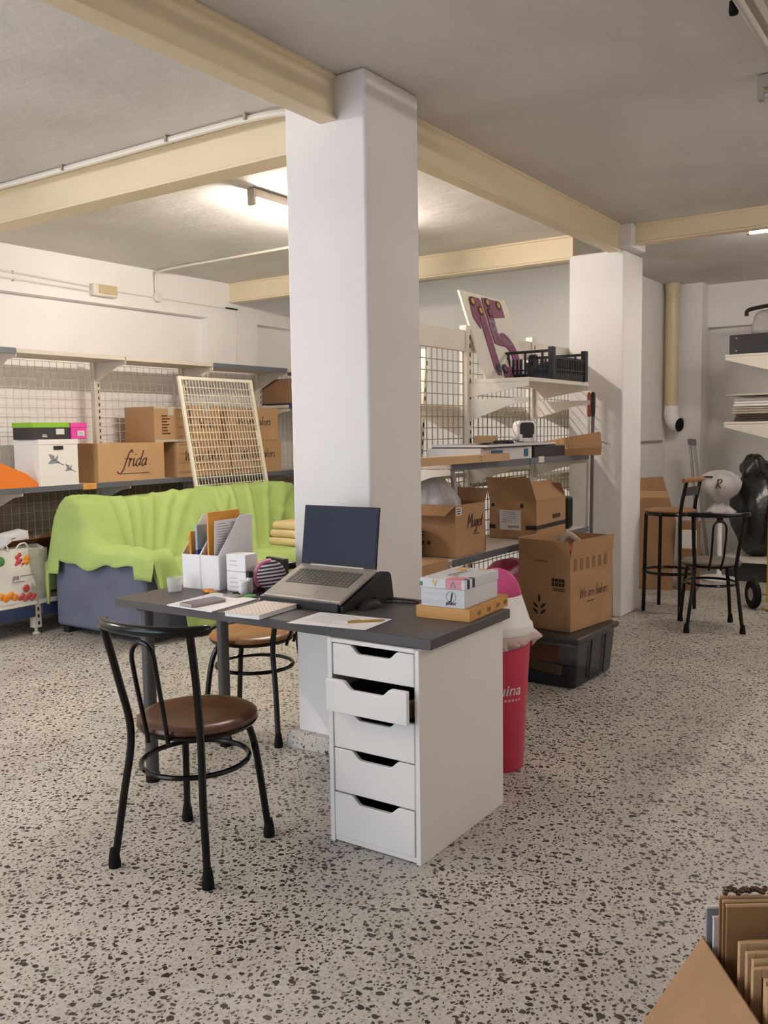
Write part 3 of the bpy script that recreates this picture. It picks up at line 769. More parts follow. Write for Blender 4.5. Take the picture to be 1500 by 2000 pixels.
def cover_pt(i, j):
    x = X0+(X1-X0)*i/NX; y = Y0+(Y1-Y0)*j/NYY
    k = max(-.012, folds(x, y)*1.25)
    i0, i1, j0, j1 = max(0, i-1), min(NX, i+1), max(0, j-1), min(NYY, j+1)
    gx = (H[i1][j]-H[i0][j])/((X1-X0)*(i1-i0)/NX); gy = (H[i][j1]-H[i][j0])/((Y1-Y0)*(j1-j0)/NYY)
    nl = math.sqrt(1+gx*gx+gy*gy); k += .006; z = H[i][j]+.014+k/nl
    if -5.45 < x < -4.60 and 3.97 < y < 6.36: x -= gx*k/nl; y -= gy*k/nl
    if y < 3.90:    # near end: short wavy hem over the arm
        top = H[i][j]
        hem = .50+.022*math.sin(9*x)+.012*math.sin(23*x+1)
        if x < -5.36: hem = .42
        if x < -5.46: hem = .20
        if x > -4.60: hem = .44
        f = (3.905-y)/.04; f = min(1, max(0, f))
        z = top+.012-(top-hem)*(f**.8) if f > .05 else z
        y = 3.885-.028*min(1, f)*(1+.5*math.sin(17*x)) if f > .05 else y
    elif y > 6.43:
        f = min(1, (y-6.43)/.04); z = H[i][j]-(H[i][j]-.2)*f
    if x > -4.53 and y >= 3.90:    # front drop
        hem = .06+.015*math.sin(8*y)
        if y < 4.17: hem = .36-.10*max(0, y-4.0)/.17+.02*math.sin(40*y)
        f = min(1, (x+4.53)/.11); top = H[i][j]+.01
        x2 = -4.53+.035+.05*f*(.6+.5*math.sin(26*y+1))*(1.6 if y < 4.3 else .7)
        z = top-(top-hem)*f**.75; x = x2
        if y < 4.0: y += .02*f
    if x < -5.50:
        f = min(1, (-5.50-x)/.03); z = H[i][j]-(H[i][j]-.30)*f; x = -5.50-.02*f
    return (x, y, z)
b = B()
V = [[b.v(cover_pt(i, j)) for j in range(NYY+1)] for i in range(NX+1)]
for i in range(NX):
    for j in range(NYY): b.f([V[i][j], V[i+1][j], V[i+1][j+1], V[i][j+1]])
o = b.done('sofa_cover', 'cover', angle=180, solid=.006)
tag(o, 'lime green cloth draped over the whole grey-blue sofa', 'slipcover')
o = thing('folded_blanket', 'pile of folded beige blanket lying on the far seat of the green-covered sofa', 'blanket', (-4.83, 5.86, .452))
for k in range(3):
    w2 = .215-.012*k
    B().box(-w2, -w2+.01*k, .066*k, w2, w2-.012*k, .066*k+.066).done('fold', 'blanket', o, bevel=.03, seg=5, angle=180)

# white wire grid panel leaning behind the sofa
pan = thing('wire_grid_panel', 'white framed wire grid panel leaning behind the green-covered sofa', 'grid panel', (-5.28, 5.70, 0), rot=(0, R(-10.3), 0))
W2 = .432; HH = 1.895
b = B()
for s in (-1, 1): b.box(-.012, s*W2-.014, 0, .012, s*W2+.014, HH)
for z in (.0, .88, HH-.028): b.box(-.010, -W2, z, .010, W2, z+.028)
b.done('frame', 'wirewhite', pan, bevel=.002)
b = B()
for k in range(1, 24):
    y = -W2+2*W2*k/24; b.box(.0, y-.0022, .02, .0044, y+.0022, HH-.02)
for k in range(1, 29):
    z = HH-.028-k*.0635
    if z > .03: b.box(.004, -W2, z-.003, .010, W2, z+.003)
b.done('mesh_panel', 'wirewhite', pan, smooth=False)
cab = B().tube(bez([(-5.53, 6.10, 1.40), (-5.52, 6.16, 1.12), (-5.49, 6.20, .88), (-5.40, 6.22, .78), (-5.29, 6.22, .70), (-5.27, 6.22, .655)], 30), .010, 6).done('hanging_cable', 'wirewhite')
tag(cab, 'white cable hanging down beside the leaning wire grid panel', 'cable')
B().tube(bez([(-5.27, 6.22, .655), (-5.12, 6.18, .665), (-4.98, 6.06, .67), (-4.80, 5.90, .672), (-4.66, 5.76, .665), (-4.59, 5.72, .60), (-4.57, 5.70, .50)], 30), .005, 6).done('cord', 'blackm', cab)

# ------------------------------------------------------------------ desk and drawer unit
DX, DYY, DT = -1.438, 2.362, R(.78)
DL, DW, DH = 1.468, .566, .734
desk = thing('desk', 'dark grey desk with rectangular top and steel legs in front of the column', 'desk', (DX, DYY, 0), DT)
B().box(-DL, 0, DH-.034, 0, DW, DH).done('desk_top', 'desk', desk, bevel=.002)
for lx, ly in ((-1.32, .032), (-1.355, .49)):
    b = B(); b.lathe([(.026, 0), (.026, DH-.04), (.04, DH-.04), (.04, DH-.0345)], 20, (lx, ly, 0)); b.done('leg', 'deskleg', desk)
    B().lathe([(.028, 0), (.028, .03), (.0265, .035)], 20, (lx, ly, 0)).done('rubber_foot', 'rubber', desk)
du = thing('drawer_unit', 'white five-drawer unit carrying the right end of the grey desk', 'drawer unit', (-1.471, 2.341, 0), R(.1))
UW, UD, UH = .36, .58, .6995
b = B(); b.box(-UW, 0, .0, -UW+.018, UD, UH); b.box(-.018, 0, .0, 0, UD, UH)
b.box(-UW+.018, UD-.012, .0, -.018, UD, UH); b.box(-UW+.018, .0, UH-.012, -.018, UD-.012, UH); b.box(-UW+.018, .012, .008, -.018, UD-.012, .03)
b.box(-UW+.018, .004, .004, -.018, .02, .022)
b.done('carcass', 'white', du, bevel=.0015)
def drawer(z0, z1, out, name='drawer'):
    w0, w1 = -UW+.021, -.021
    cxm = (w0+w1)/2+.005; zt = z1; dpt = .027
    top = [(w0, zt)]
    prof = []
    hw, sl = .055, .042
    def S(t): return t*t*(3-2*t)
    for k in range(9): t = k/8; prof.append((cxm-hw-sl+sl*t, zt-dpt*S(t)))
    for k in range(9): t = k/8; prof.append((cxm+hw+sl*t, zt-dpt*(1-S(t))))
    poly = [(w0, z0), (w1, z0), (w1, zt)]+prof[::-1]+[(w0, zt)]
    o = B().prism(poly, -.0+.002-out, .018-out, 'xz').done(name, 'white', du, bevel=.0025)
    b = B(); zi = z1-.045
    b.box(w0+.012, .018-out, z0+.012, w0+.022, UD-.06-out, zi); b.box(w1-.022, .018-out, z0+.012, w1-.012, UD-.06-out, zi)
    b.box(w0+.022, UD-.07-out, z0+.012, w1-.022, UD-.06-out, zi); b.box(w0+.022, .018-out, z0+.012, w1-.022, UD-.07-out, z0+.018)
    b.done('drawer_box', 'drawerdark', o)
    return o
zz = [.024, .178, .330, .465, .578, .688]
for k in range(5):
    drawer(zz[k], zz[k+1]-.004, .042 if k == 3 else (.004 if k == 0 else 0.))

# ------------------------------------------------------------------ chairs
def bistro_chair(label, loc, rz, seatm):
    t = thing('bistro_chair', label, 'chair', loc, rz, 'black tube bistro chairs')
    # local: +Y is the front
    for s in (-1, 1):
        foot = Vector((s*.180+.004, -.190, .01)); knee = Vector((s*.134+.010, -.148, .435)); top = Vector((s*.162+.014, -.228, .795))
        pts = bez([foot, foot.lerp(knee, .55)+Vector((s*-.003, .0, 0)), knee, knee.lerp(top, .5)+Vector((0, .006, 0)), top], 20)
        l = B().tube(pts, .0125, 10).done('rear_leg', 'black', t)
        B().lathe([(.019, 0), (.020, .012), (.017, .04), (.013, .062)], 14, (s*.180+.004, -.190, 0)).done('foot_cap', 'rubber', l)
        pts = bez([(s*.170, .190, .01), (s*.155, .172, .20), (s*.142, .155, .34), (s*.128, .128, .415), (s*.09, .09, .435)], 20)
        l = B().tube(pts, .0125, 10).done('front_leg', 'black', t)
        B().lathe([(.019, 0), (.020, .012), (.017, .04), (.013, .062)], 14, (s*.170, .190, 0)).done('foot_cap', 'rubber', l)
    # curved top rail, convex to the back
    pts = [(.016+.194*math.sin(a), -.200-.068*math.cos(a)+.02*abs(math.sin(a))**4, .803) for a in [(-1+2*k/20)*PI/2 for k in range(21)]]
    rr = [.013]+[.0165]*19+[.013]
    B().tube(pts, rr, 12).done('top_rail', 'black', t)
    pts = [(-.036, -.172, .425), (-.026, -.205, .52), (-.024, -.238, .65)] + [(.018+.042*math.cos(a), -.250-.006*math.sin(a), .71+.055*math.sin(a)) for a in [PI-PI*k/10 for k in range(11)]]+[(.060, -.238, .65), (.054, -.205, .52), (.040, -.172, .425)]
    B().tube(pts, .0075, 8).done('back_hoop', 'black', t)
    B().tube([(.006+.172*math.cos(a), .012+.178*math.sin(a), .315) for a in [2*PI*k/40 for k in range(40)]], .009, 8, True).done('stretcher_ring', 'black', t)
    B().lathe([(.0, .425), (.165, .427), (.190, .434), (.197, .445), (.19, .45)], 40, (.010, .025, 0)).done('seat_rim', 'black', t)
    B().lathe([(.0, .4445), (.192, .447), (.197, .455), (.195, .465), (.183, .473), (.16, .475), (.08, .470), (0, .469)], 40, (.010, .025, 0)).done('seat', seatm, t)
    return t
ch = bistro_chair('black bistro chair with a round dark brown seat standing in front of the desk', (-2.162, 2.03, 0), R(10.2), 'seatbrown')
bistro_chair('black bistro chair with a lighter tan seat tucked behind the desk against the column', (-2.812, 3.06, 0), R(105), 'seatlight')
bistro_chair('black bistro chair with a worn grey seat standing alone near the bar stool', (-1.613, 6.354, 0), R(23), 'seatgrey')

# bar stool
st = thing('bar_stool', 'tall black bar stool with wooden back rail beside the second white column', 'bar stool', (-2.035, 6.83, 0), R(39))
SR = .20
ang = {0: 0, 1: 90, 2: 180, 3: 270}
pos = [Vector((SR*math.cos(R(a)), SR*math.sin(R(a)), 0)) for a in (0, 90, 180, 270)]
for k, p in enumerate(pos):
    back = k in (0, 3)
    up = p*.93+Vector((0, 0, .735))
    pts = [p+Vector((0, 0, .0)), up]
    if back:
        d = (pos[0]+pos[3]).normalized()
        pts += [up+d*.012+Vector((0, 0, .1)), up+d*.045+Vector((0, 0, .25))]
    B().tube(pts, .014, 10).done('leg', 'black', st)
B().tube([(SR*.97*math.cos(R(a)), SR*.97*math.sin(R(a)), .30) for a in range(0, 360, 10)], .011, 8, True).done('footrest_ring', 'black', st)
B().lathe([(.0, .73), (.19, .73), (.195, .74), (.19, .755)], 36).done('seat_rim', 'black', st)
B().lathe([(.0, .7555), (.185, .7555), (.188, .765), (.175, .772), (0, .77)], 36).done('seat', 'stoolwood', st)
p0 = pos[0]*.93+(pos[0]+pos[3]).normalized()*.045; p3 = pos[3]*.93+(pos[0]+pos[3]).normalized()*.045
d = (p3-p0).normalized(); n = (pos[0]+pos[3]).normalized()
b = B().tube([p0-d*.06+Vector((0, 0, .995)), p0+Vector((0, 0, 1.0))+n*.015, (p0+p3)/2+n*.035+Vector((0, 0, 1.0)), p3+Vector((0, 0, 1.0))+n*.015, p3+d*.06+Vector((0, 0, .995))], [.016, .019, .020, .019, .016], 10)
b.done('back_rail', 'stoolwood', st)
q0 = p0-n*.02; q3 = p3-n*.02
b = B().hexa([q0+Vector((0, 0, .88)), q3+Vector((0, 0, .88)), q3+n*.008+Vector((0, 0, .88)), q0+n*.008+Vector((0, 0, .88)), q0+n*.012+Vector((0, 0, .945)), q3+n*.012+Vector((0, 0, .945)), q3+n*.02+Vector((0, 0, .945)), q0+n*.02+Vector((0, 0, .945))])
b.done('back_plate', 'black', st)

# ------------------------------------------------------------------ things on the desk
Z0 = DH
# laptop stand
o = thing('laptop_stand', 'black wedge-shaped laptop stand under the open laptop', 'laptop stand', (-2.10, 2.56, Z0), R(.5))
B().hexa([(-.215, .04, 0), (.155, .04, 0), (.155, .06, 0), (-.215, .06, 0), (-.215, .0, .022), (.155, .0, .022), (.155, .262, .112), (-.215, .262, .112)]).done('tray', 'blackm', o, bevel=.003)
for x in (-.20, .16):
    B().prism([(.0, .0), (.335, .0), (.318, .095), (.305, .108), (.26, .115), (.0, .022)], x-.004, x+.012, 'yz').done('side_support', 'blackm', o, bevel=.002)
B().box(-.215, -.012, .0, .155, .002, .03).done('front_lip', 'blackm', o, bevel=.002)
lp = thing('laptop', 'open silver laptop with a dark blank screen on the black stand', 'laptop', (-2.117, 2.556, Z0+.026), R(.3))
th = R(20.5)
base = B().at((0, 0, 0), 0, th).box(-.182, 0, 0, .182, .25, .016).done('base', 'silver', lp, bevel=.004)
B().at((0, 0, 0), 0, th).box(-.150, .098, .0161, .150, .208, .0166).done('keyboard_well', 'keydark', base)
kb = B().at((0, 0, 0), 0, th)
for r_ in range(6):
    nk = 15
    for k in range(nk):
        if r_ == 0 and 4 <= k <= 8:
            if k == 4: kb.box(-.148+k*.0198, .100, .0166, -.148+9*.0198-.003, .115, .0185)
            continue
        x = -.148+k*.0198; y = .100+r_*.018
        kb.box(x, y, .0166, x+.0168, y+.0150, .0185)
kb.done('key', 'key', base, smooth=False)
B().at((0, 0, 0), 0, th).box(-.055, .018, .0161, .045, .083, .0167).done('touchpad', 'silver', base)
hy, hz = .245*math.cos(th), .245*math.sin(th)+.012
tl = R(-8)
lid = B().at((0, hy, hz), 0, tl).box(-.182, -.003, .0, .182, .004, .238).done('screen_lid', 'bezel', lp, bevel=.003)
B().at((0, hy, hz), 0, tl).box(-.174, -.0042, .022, .174, -.003, .230).done('display', 'screen', lid)
B().at((0, hy, hz), 0, tl).box(-.130, -.010, -.006, .130, .004, .006).done('hinge', 'silver', lid, bevel=.002)
ms = thing('computer_mouse', 'black computer mouse lying right of the laptop stand', 'mouse', (-1.905, 2.69, Z0), R(-8))
B().grid(lambda u, v: (.032*math.sin(PI*(v-.5))*(1-.25*(2*u-1)**2), -.055+.11*u, .001+.032*max(0, math.sin(PI*u))**.5*max(0, math.cos(PI*(v-.5)))**.5), 16, 14).done('body', 'blackm', ms, angle=180)
B().cbox(0, .025, .031, .006, .018, .008).done('scroll_wheel', 'rubber', ms)
B().tube(bez([(0, .052, .01), (.015, .10, .006), (.06, .13, .004), (.10, .16, .004), (.06, .19, .004), (-.02, .17, .004), (-.06, .14, .004)], 30), .0022, 6).done('cord', 'rubber', ms)
# sheets, clipboard, phone, notebook, pen
def sheet(name, label, pts, z, m, cat, t=.0008):
    cx = sum(p[0] for p in pts)/4; cy = sum(p[1] for p in pts)/4
    o = thing(name, label, cat, (cx, cy, z))
    B().prism([(p[0]-cx, p[1]-cy) for p in pts], 0, t).done('sheet', m, o)
    return o
o = sheet('paper_sheet', 'white sheet with handwriting near the front desk edge, a pen on it', [(-1.992, 2.325), (-1.695, 2.368), (-1.712, 2.555), (-2.008, 2.528)], Z0+.0006, 'paper', 'paper')
b = B(); rr = random.Random(3)
for i in range(9):
    y = .07-i*.016; L = rr.uniform(.10, .2); b.box(-.12, y, .0009, -.12+L, y+.003, .0012)
b.done('handwriting', 'scribble', o, smooth=False)
o = thing('pen', 'slim gold pen lying on the white handwritten sheet', 'pen', (-1.765, 2.468, Z0+.0056), R(44))
B().tube([(-.06, 0, 0), (.058, 0, 0)], .0038, 10).done('barrel', 'tokengold', o); B().tube([(.058, 0, 0), (.070, 0, 0)], [.0038, .0012], 10).done('tip', 'galv', o)
B().box(-.05, -.002, .004, -.015, .002, .0055).done('clip', 'tokengold', o)
o = sheet('clipboard', 'white clipboard of papers under the phone at the left end of the desk', [(-2.595, 2.335), (-2.35, 2.325), (-2.375, 2.60), (-2.625, 2.62)], Z0+.0006, 'paper', 'clipboard', .004)
B().prism(rrect(-.055, .10, .03, .145, .015), .004, .010).done('clip', 'galv', o); B().tube([(-.03, .14, .012), (-.012, .152, .013), (.008, .14, .012)], .003, 6).done('clip_wire', 'rubber', o)
B().box(-.09, -.13, .0041, .10, -.128, .0045).done('sheet_edge', 'scribble', o)
o = thing('smartphone', 'grey smartphone lying face up on the white clipboard', 'phone', (-2.487, 2.418, Z0+.0047), R(-7))
B().prism(rrect(-.04, -.083, .04, .083, .01), 0, .012).done('body', 'galv', o, bevel=.002); B().prism(rrect(-.036, -.079, .036, .079, .008), .012, .0126).done('screen', 'polegrey', o)
o = thing('notebook', 'blush pink patterned notebook lying between the clipboard and the laptop', 'notebook', (-2.197, 2.435, Z0+.0004), R(5))
B().box(-.075, -.125, 0, .075, .105, .014).done('pages', 'paper', o); B().box(-.078, -.128, .0142, .078, .108, .0165).done('cover', 'notebook', o, bevel=.001)
b = B()
for i in range(8):
    for j in range(11): b.at((-.068+i*.0185, -.118+j*.0205, .0166), R(45)).box(-.001, -.008, 0, .001, .008, .0004)
b.done('cover_pattern', 'mdfedge', o, smooth=False)
o = B().tube([(-2.345, 2.585, Z0+.006), (-2.27, 2.545, Z0+.006), (-2.24, 2.53, Z0+.006)], [.005, .005, .002], 8).done('pencil', 'pink'); tag(o, 'pink pencil lying in front of the laptop stand, next to the notebook', 'pencil')
o = B().tube([(-2.365, 2.60, Z0+.005), (-2.25, 2.585, Z0+.005)], [.004, .004], 8).done('pencil', 'label'); tag(o, 'white pencil lying behind the pink one beside the laptop stand', 'pencil')
o = B().at((-2.445, 2.625, Z0)).lathe([(0, 0), (.03, .0), (.034, .004), (.03, .009), (0, .01)], 20, (0, 0, 0), 1.2, .8).done('green_case', 'green'); tag(o, 'small flat green object lying behind the clipboard', 'case')
o = thing('candy_wrapper', 'crumpled orange and yellow wrapper lying in front of the magazine files', 'wrapper', (-2.66, 2.62, Z0))
B().blob((0, 0, .008), (.03, .02, .008), 8, 3, .25).done('foil', 'fruit', o, angle=180); B().blob((.03, -.006, .007), (.016, .012, .007), 8, 5, .25).done('twist', 'yellow', o, angle=180)
# clear tumbler on its side near the left end
o = thing('plastic_cup', 'clear plastic cup standing at the left end of the desk', 'cup', (-2.80, 2.565, Z0))
B().lathe([(.026, 0), (.028, .002), (.032, .062), (.031, .062), (.0265, .004), (0, .004)], 24).done('wall', 'gloss', o)

# magazine files
def magfile(label, loc, rz):
    o = thing('magazine_file', label, 'magazine file', loc, rz, 'white magazine files on the desk')
    w, d, h1, h2, t = .098, .235, .145, .30, .003
    side = [(-d/2, 0), (d/2, 0), (d/2, h2), (d/2-.09, h2), (-d/2, h1)]
    b = B()
    for s in (-1, 1): b.prism(side, s*w/2-(t if s > 0 else 0), s*w/2+(0 if s > 0 else t), 'yz')
    b.box(-w/2+t, -d/2, 0, w/2-t, d/2, t); b.box(-w/2+t, -d/2, t, w/2-t, -d/2+t, h1); b.box(-w/2+t, d/2-t, t, w/2-t, d/2, h2)
    b.done('body', 'paper', o, bevel=.0008)
    return o
a1 = R(6)
u = Vector((math.cos(a1), math.sin(a1), 0)); w_ = Vector((-math.sin(a1), math.cos(a1), 0))
P = Vector((-2.765, 2.785, Z0))
magfile('white magazine file holding the spiral notebook, left of its twin', P-u*.0495, a1)
magfile('white magazine file with the printed sheets, right of its twin beside the small white boxes', P+u*.0495, a1)
def filed(name, label, cat, off, y0, y1, h, t, m, lean=0., extra=None):
    o = thing(name, label, cat, P+u*off+Vector((0, 0, .0035)), rot=(0, lean, a1))
    B().box(-t/2, y0, 0, t/2, y1, h).done('sheet', m, o, bevel=.0006)
    if extra: extra(o)
    return o
def spiral(o):
    b = B()
    for k in range(22): b.tube([(.006*math.cos(a)+.0, -.107+.004*math.sin(a), .012+k*.0098) for a in [2*PI*i/8 for i in range(8)]], .0012, 4, True)
    b.done('spiral_binding', 'envelope', o)
filed('spiral_notebook', 'orange spiral notebook standing in the left magazine file', 'notebook', -.058, -.10, .11, .235, .012, 'envelope', -.05, spiral)
filed('document_folder', 'blue and pale folder standing behind the orange spiral notebook', 'folder', -.028, -.105, .11, .265, .010, 'steelblue', 0, lambda o: B().box(-.0055, -.1055, .02, .0056, -.03, .16).done('spine_label', 'blue', o))
filed('manila_folder', 'beige folder standing in the right magazine file', 'folder', .020, -.09, .105, .27, .006, 'mdfedge')
filed('envelope', 'large orange envelope rising highest out of the right magazine file', 'envelope', .034, -.105, .11, .318, .008, 'envelope')
def prt(o):
    bars(o, 'x+', -.085, .272, .075, 22, .011, .004, 'scribble', .0013, 'printed_lines', 1); bars(o, 'x+', .005, .272, .085, 22, .011, .004, 'scribble', .0013, 'printed_lines', 2)
filed('printed_sheet', 'white printed sheet standing in front of the orange envelope in the right file', 'paper', .060, -.105, .10, .285, .002, 'paper', .04, prt)
# small boxes, bottles, pouch
for k, (lab, zz_) in enumerate((('small white medicine box standing on the desk beside the magazine file, lower of two', 0.), ('small white medicine box stacked on top of its twin beside the magazine file', .083))):
    o = thing('medicine_box', lab, 'box', (-2.583, 2.735, Z0+zz_), R(4), 'small white boxes stacked on the desk')
    hh = .0815 if k == 0 else .07
    B().box(-.05, -.035, 0, .05, .045, hh).done('body', 'paper', o, bevel=.0015)
    bars(o, 'y-', -.034, hh-.025, .05, 3 if k == 0 else 2, .018, .003, 'scribble', -.0352, 'printed_lines', 11+k)
o = thing('small_jar', 'small white jar with ribbed lid standing in front of the medicine boxes', 'jar', (-2.508, 2.668, Z0))
B().lathe([(0, 0), (.021, 0), (.022, .004), (.022, .036), (.019, .038)], 20).done('body', 'paper', o); B().lathe([(.0225, .037), (.0235, .039), (.0235, .052), (.021, .055), (0, .055)], 20).done('lid', 'binwhite', o)
o = thing('brown_bottle', 'brown bottle with a black cap standing behind the small white jar', 'bottle', (-2.505, 2.775, Z0))
B().lathe([(0, 0), (.022, 0), (.023, .004), (.023, .060), (.012, .070), (.012, .076)], 20).done('body', 'brownglass', o); B().lathe([(.014, .072), (.014, .088), (0, .089)], 20).done('cap', 'blackm', o)
o = thing('black_bottle', 'small bottle with a black cap right behind the white jar', 'bottle', (-2.512, 2.706, Z0))
B().lathe([(0, 0), (.013, 0), (.013, .06), (.010, .064)], 16).done('body', 'paper', o); B().lathe([(.014, .064), (.014, .088), (0, .089)], 16).done('cap', 'blackm', o)
o = thing('pencil_case', 'round striped pouch with a pink zip standing beside the laptop', 'pouch', (-2.468, 2.772, Z0+.002), rot=(0, R(8), R(41)))
B().at((0, 0, .064), 0, PI/2).lathe([(0, -.026), (.045, -.025), (.056, -.019), (.063, -.006), (.063, .006), (.056, .019), (.045, .025), (0, .026)], 36).done('body', 'stripe', o, angle=180)
pts = [(.060*math.cos(a), -.008, .064+.060*math.sin(a)) for a in [R(95)+R(135)*k/20 for k in range(21)]]
z = B().tube(pts, .0115, 8).done('zip', 'binpink', o)
B().tube([(p[0]*1.12, -.017, .064+(p[2]-.064)*1.12) for p in pts], .0022, 5).done('zip_teeth', 'label', z)
o = thing('glue_tube', 'pale tube lying between the striped pouch and the laptop', 'tube', (-2.36, 2.69, Z0+.014), rot=(0, R(-14), R(62)))
B().tube([(-.06, 0, .0), (.03, 0, .0), (.05, 0, 0), (.052, 0, 0), (.075, 0, 0)], [.013, .013, .010, .008, .008], 14).done('body', 'label', o)
o = thing('black_wallet', 'black wallet standing behind the medicine boxes and pouch', 'wallet', (-2.50, 2.87, Z0), R(-12))
B().box(-.07, -.012, 0, .06, .012, .125).done('body', 'leather', o, bevel=.004)

# bamboo box and shoe box
o = thing('bamboo_box', 'flat bamboo wooden box on the right end of the desk', 'wooden box', (-1.571, 2.805, Z0), R(3.5))
B().box(-.103, -.165, 0, .103, .165, .043).done('body', 'bamboo', o, bevel=.0015)
for y in (-.10, -.02, .06, .125): B().box(.103, y, .012, .1035, y+.028, .026).done('knot', 'carddark', o)
o = thing('shoe_box', 'white wood-print shoe box with coloured prints and Jenny lettering on the bamboo box', 'shoe box', (-1.568, 2.79, Z0+.0435), R(3))
B().box(-.084, -.148, 0, .084, .122, .066).done('body', 'shoewhite', o, bevel=.0015)
lid = B().box(-.087, -.151, .064, .087, .125, .098).done('lid', 'shoewhite', o, bevel=.002)
B().tube([(.032+.018*math.cos(a), -.1485, .038+.018*math.sin(a)) for a in [2*PI*k/24 for k in range(24)]], .0006, 4, True).done('printed_ring', 'inkblack', o)
lettering('J', .034, 'inkblack', o, 'y-', (.032, -.1487, .038), 'printed_monogram', .2, offset=.001); lettering('JENNY', .013, 'inkblack', o, 'y-', (.032, -.1487, .014), 'printed_name', .0, offset=.0005)
lettering('JENNY', .05, 'inkblack', lid, 'zx', (-.005, .0, .0983), 'printed_name', .0, rot=0)
b = B(); b.box(.012, -.1516, .066, .072, -.1510, .0975); b.box(.012, -.1510, .0981, .072, -.085, .0985); b.done('printed_pink_block', 'pink', lid)
lettering('^', .06, 'inkgrey', lid, 'y-', (.042, -.1518, .070), 'printed_mark')
b = B(); b.box(.0871, -.135, .066, .0875, -.115, .0975); b.box(.07, -.135, .0981, .087, -.115, .0985); b.box(.0871, -.095, .066, .0875, -.075, .0975); b.box(.07, -.095, .0981, .087, -.075, .0985); b.done('printed_navy_stripe', 'navy', lid)
lettering('V', .034, 'yellow', lid, 'y-', (-.028, -.1516, .082), 'printed_letter', .0, offset=.001)
b = B(); b.box(-.0875, -.1514, .07, -.076, -.1510, .085); b.done('printed_green_mark', 'green', lid)
b = B(); b.box(-.06, .05, .0981, -.02, .115, .0985); b.box(.02, .09, .0981, .06, .115, .0985); b.done('printed_yellow_block', 'yellow', lid)

# ------------------------------------------------------------------ right gondola (wire mesh back, double sided)
GX = -2.70; GF = -2.28
GY = [3.95, 4.87, 5.80, 6.73]
gon = thing('gondola_shelving', 'free-standing white gondola shelving with wire mesh back between the two columns', 'shelving unit', (0, 0, 0))
for y in GY: upright(gon, GX, y, 2.015, .06, .05, 'rackwhite')
for i in range(3):
    b = B(); wire_panel(b, None, GY[i]+.035, GY[i+1]-.035, .22, 1.86, GX, .062, .066, .0024); b.done('mesh_panel', 'wiretan', gon, smooth=False)
    B().box(GX-.015, GY[i]+.03, 1.86, GX+.015, GY[i+1]-.03, 1.985).done('top_rail', 'rackwhite', gon, bevel=.004)
    B().box(GX-.012, GY[i]+.03, 1.10, GX+.012, GY[i+1]-.03, 1.125).done('cross_rail', 'rackgrey', gon, bevel=.002)
# near side shelves
shelf(gon, GX+.03, GF, 4.875, 5.795, 1.690, .025, 'rackwhite')
bracket(gon, GX+.02, GF, 4.87, 1.665, .085); bracket(gon, GX+.02, GF, 5.80, 1.665, .085)
bracket(gon, GX+.02, GF, 4.87, 1.572, .135); bracket(gon, GX+.02, GF+.01, 5.80, 1.572, .12)
for i in (0, 1):
    shelf(gon, GX+.03, GF, GY[i]+.005, GY[i+1]-.005, 1.212, .025, 'rackgrey', 'strip')
    shelf(gon, GX+.03, GF, GY[i]+.005, GY[i+1]-.005, .722, .025, 'rackwhite', 'strip')
    shelf(gon, GX+.03, GF, GY[i]+.005, GY[i+1]-.005, .22, .03, 'rackwhite', None)
for y in GY[:3]:
    bracket(gon, GX+.02, GF, y, 1.185, .13); bracket(gon, GX+.02, GF, y, .695, .13)
    B().box(GX-.4, y-.03, .04, GF, y+.03, .19).done('foot_rail', 'rackwhite', gon, bevel=.004)
    for x in (GX-.36, GF-.05): B().lathe([(.025, 0), (.027, .008), (.012, .016), (.010, .045)], 12, (x, y, 0)).done('levelling_foot', 'rackwhite', gon)
# far side shelves
for i, zs in ((0, (1.53, 1.05)), (1, (1.53, 1.05)), (2, (1.53, 1.05))):
    for z in zs: shelf(gon, GX-.03, GX-.40, GY[i]+.005, GY[i+1]-.005, z, .025, 'rackgrey')
for y in GY:
    for z in (1.505, 1.025): bracket(gon, GX-.02, GX-.42, y, z, .17, 'rackgrey')  # darker beige puts the backlit tone into the far brackets
B().box(GX-.40, GY[2]+.005, .2, GX-.03, GY[3]-.005, .23).done('shelf', 'rackwhite', gon)
o = B().box(GF+.009, 4.98, 1.185, GF+.012, 5.06, 1.222).done('price_card', 'label'); tag(o, 'pale price card on the middle shelf edge of the gondola', 'price card')
# slotted spare uprights leaning behind the gondola mesh
for k, (y0, y1) in enumerate(((4.95, 5.20), (5.06, 5.31))):
    o = thing('slotted_strut', ('slotted white strut leaning behind the gondola mesh, nearer the column', 'slotted white strut leaning behind the gondola mesh, right of its twin')[k], 'strut', (-3.25, y0, 0), rot=(R(-7), 0, 0), group='slotted struts behind the gondola')
    B().box(-.02, -.018, 0, .02, .018, 1.95).done('body', 'rackwhite', o)
    s = B()
    for q in range(30): s.box(.02, -.008, .1+q*.06, .0212, .008, .13+q*.06)
    s.done('slot', 'slot', o, smooth=False)

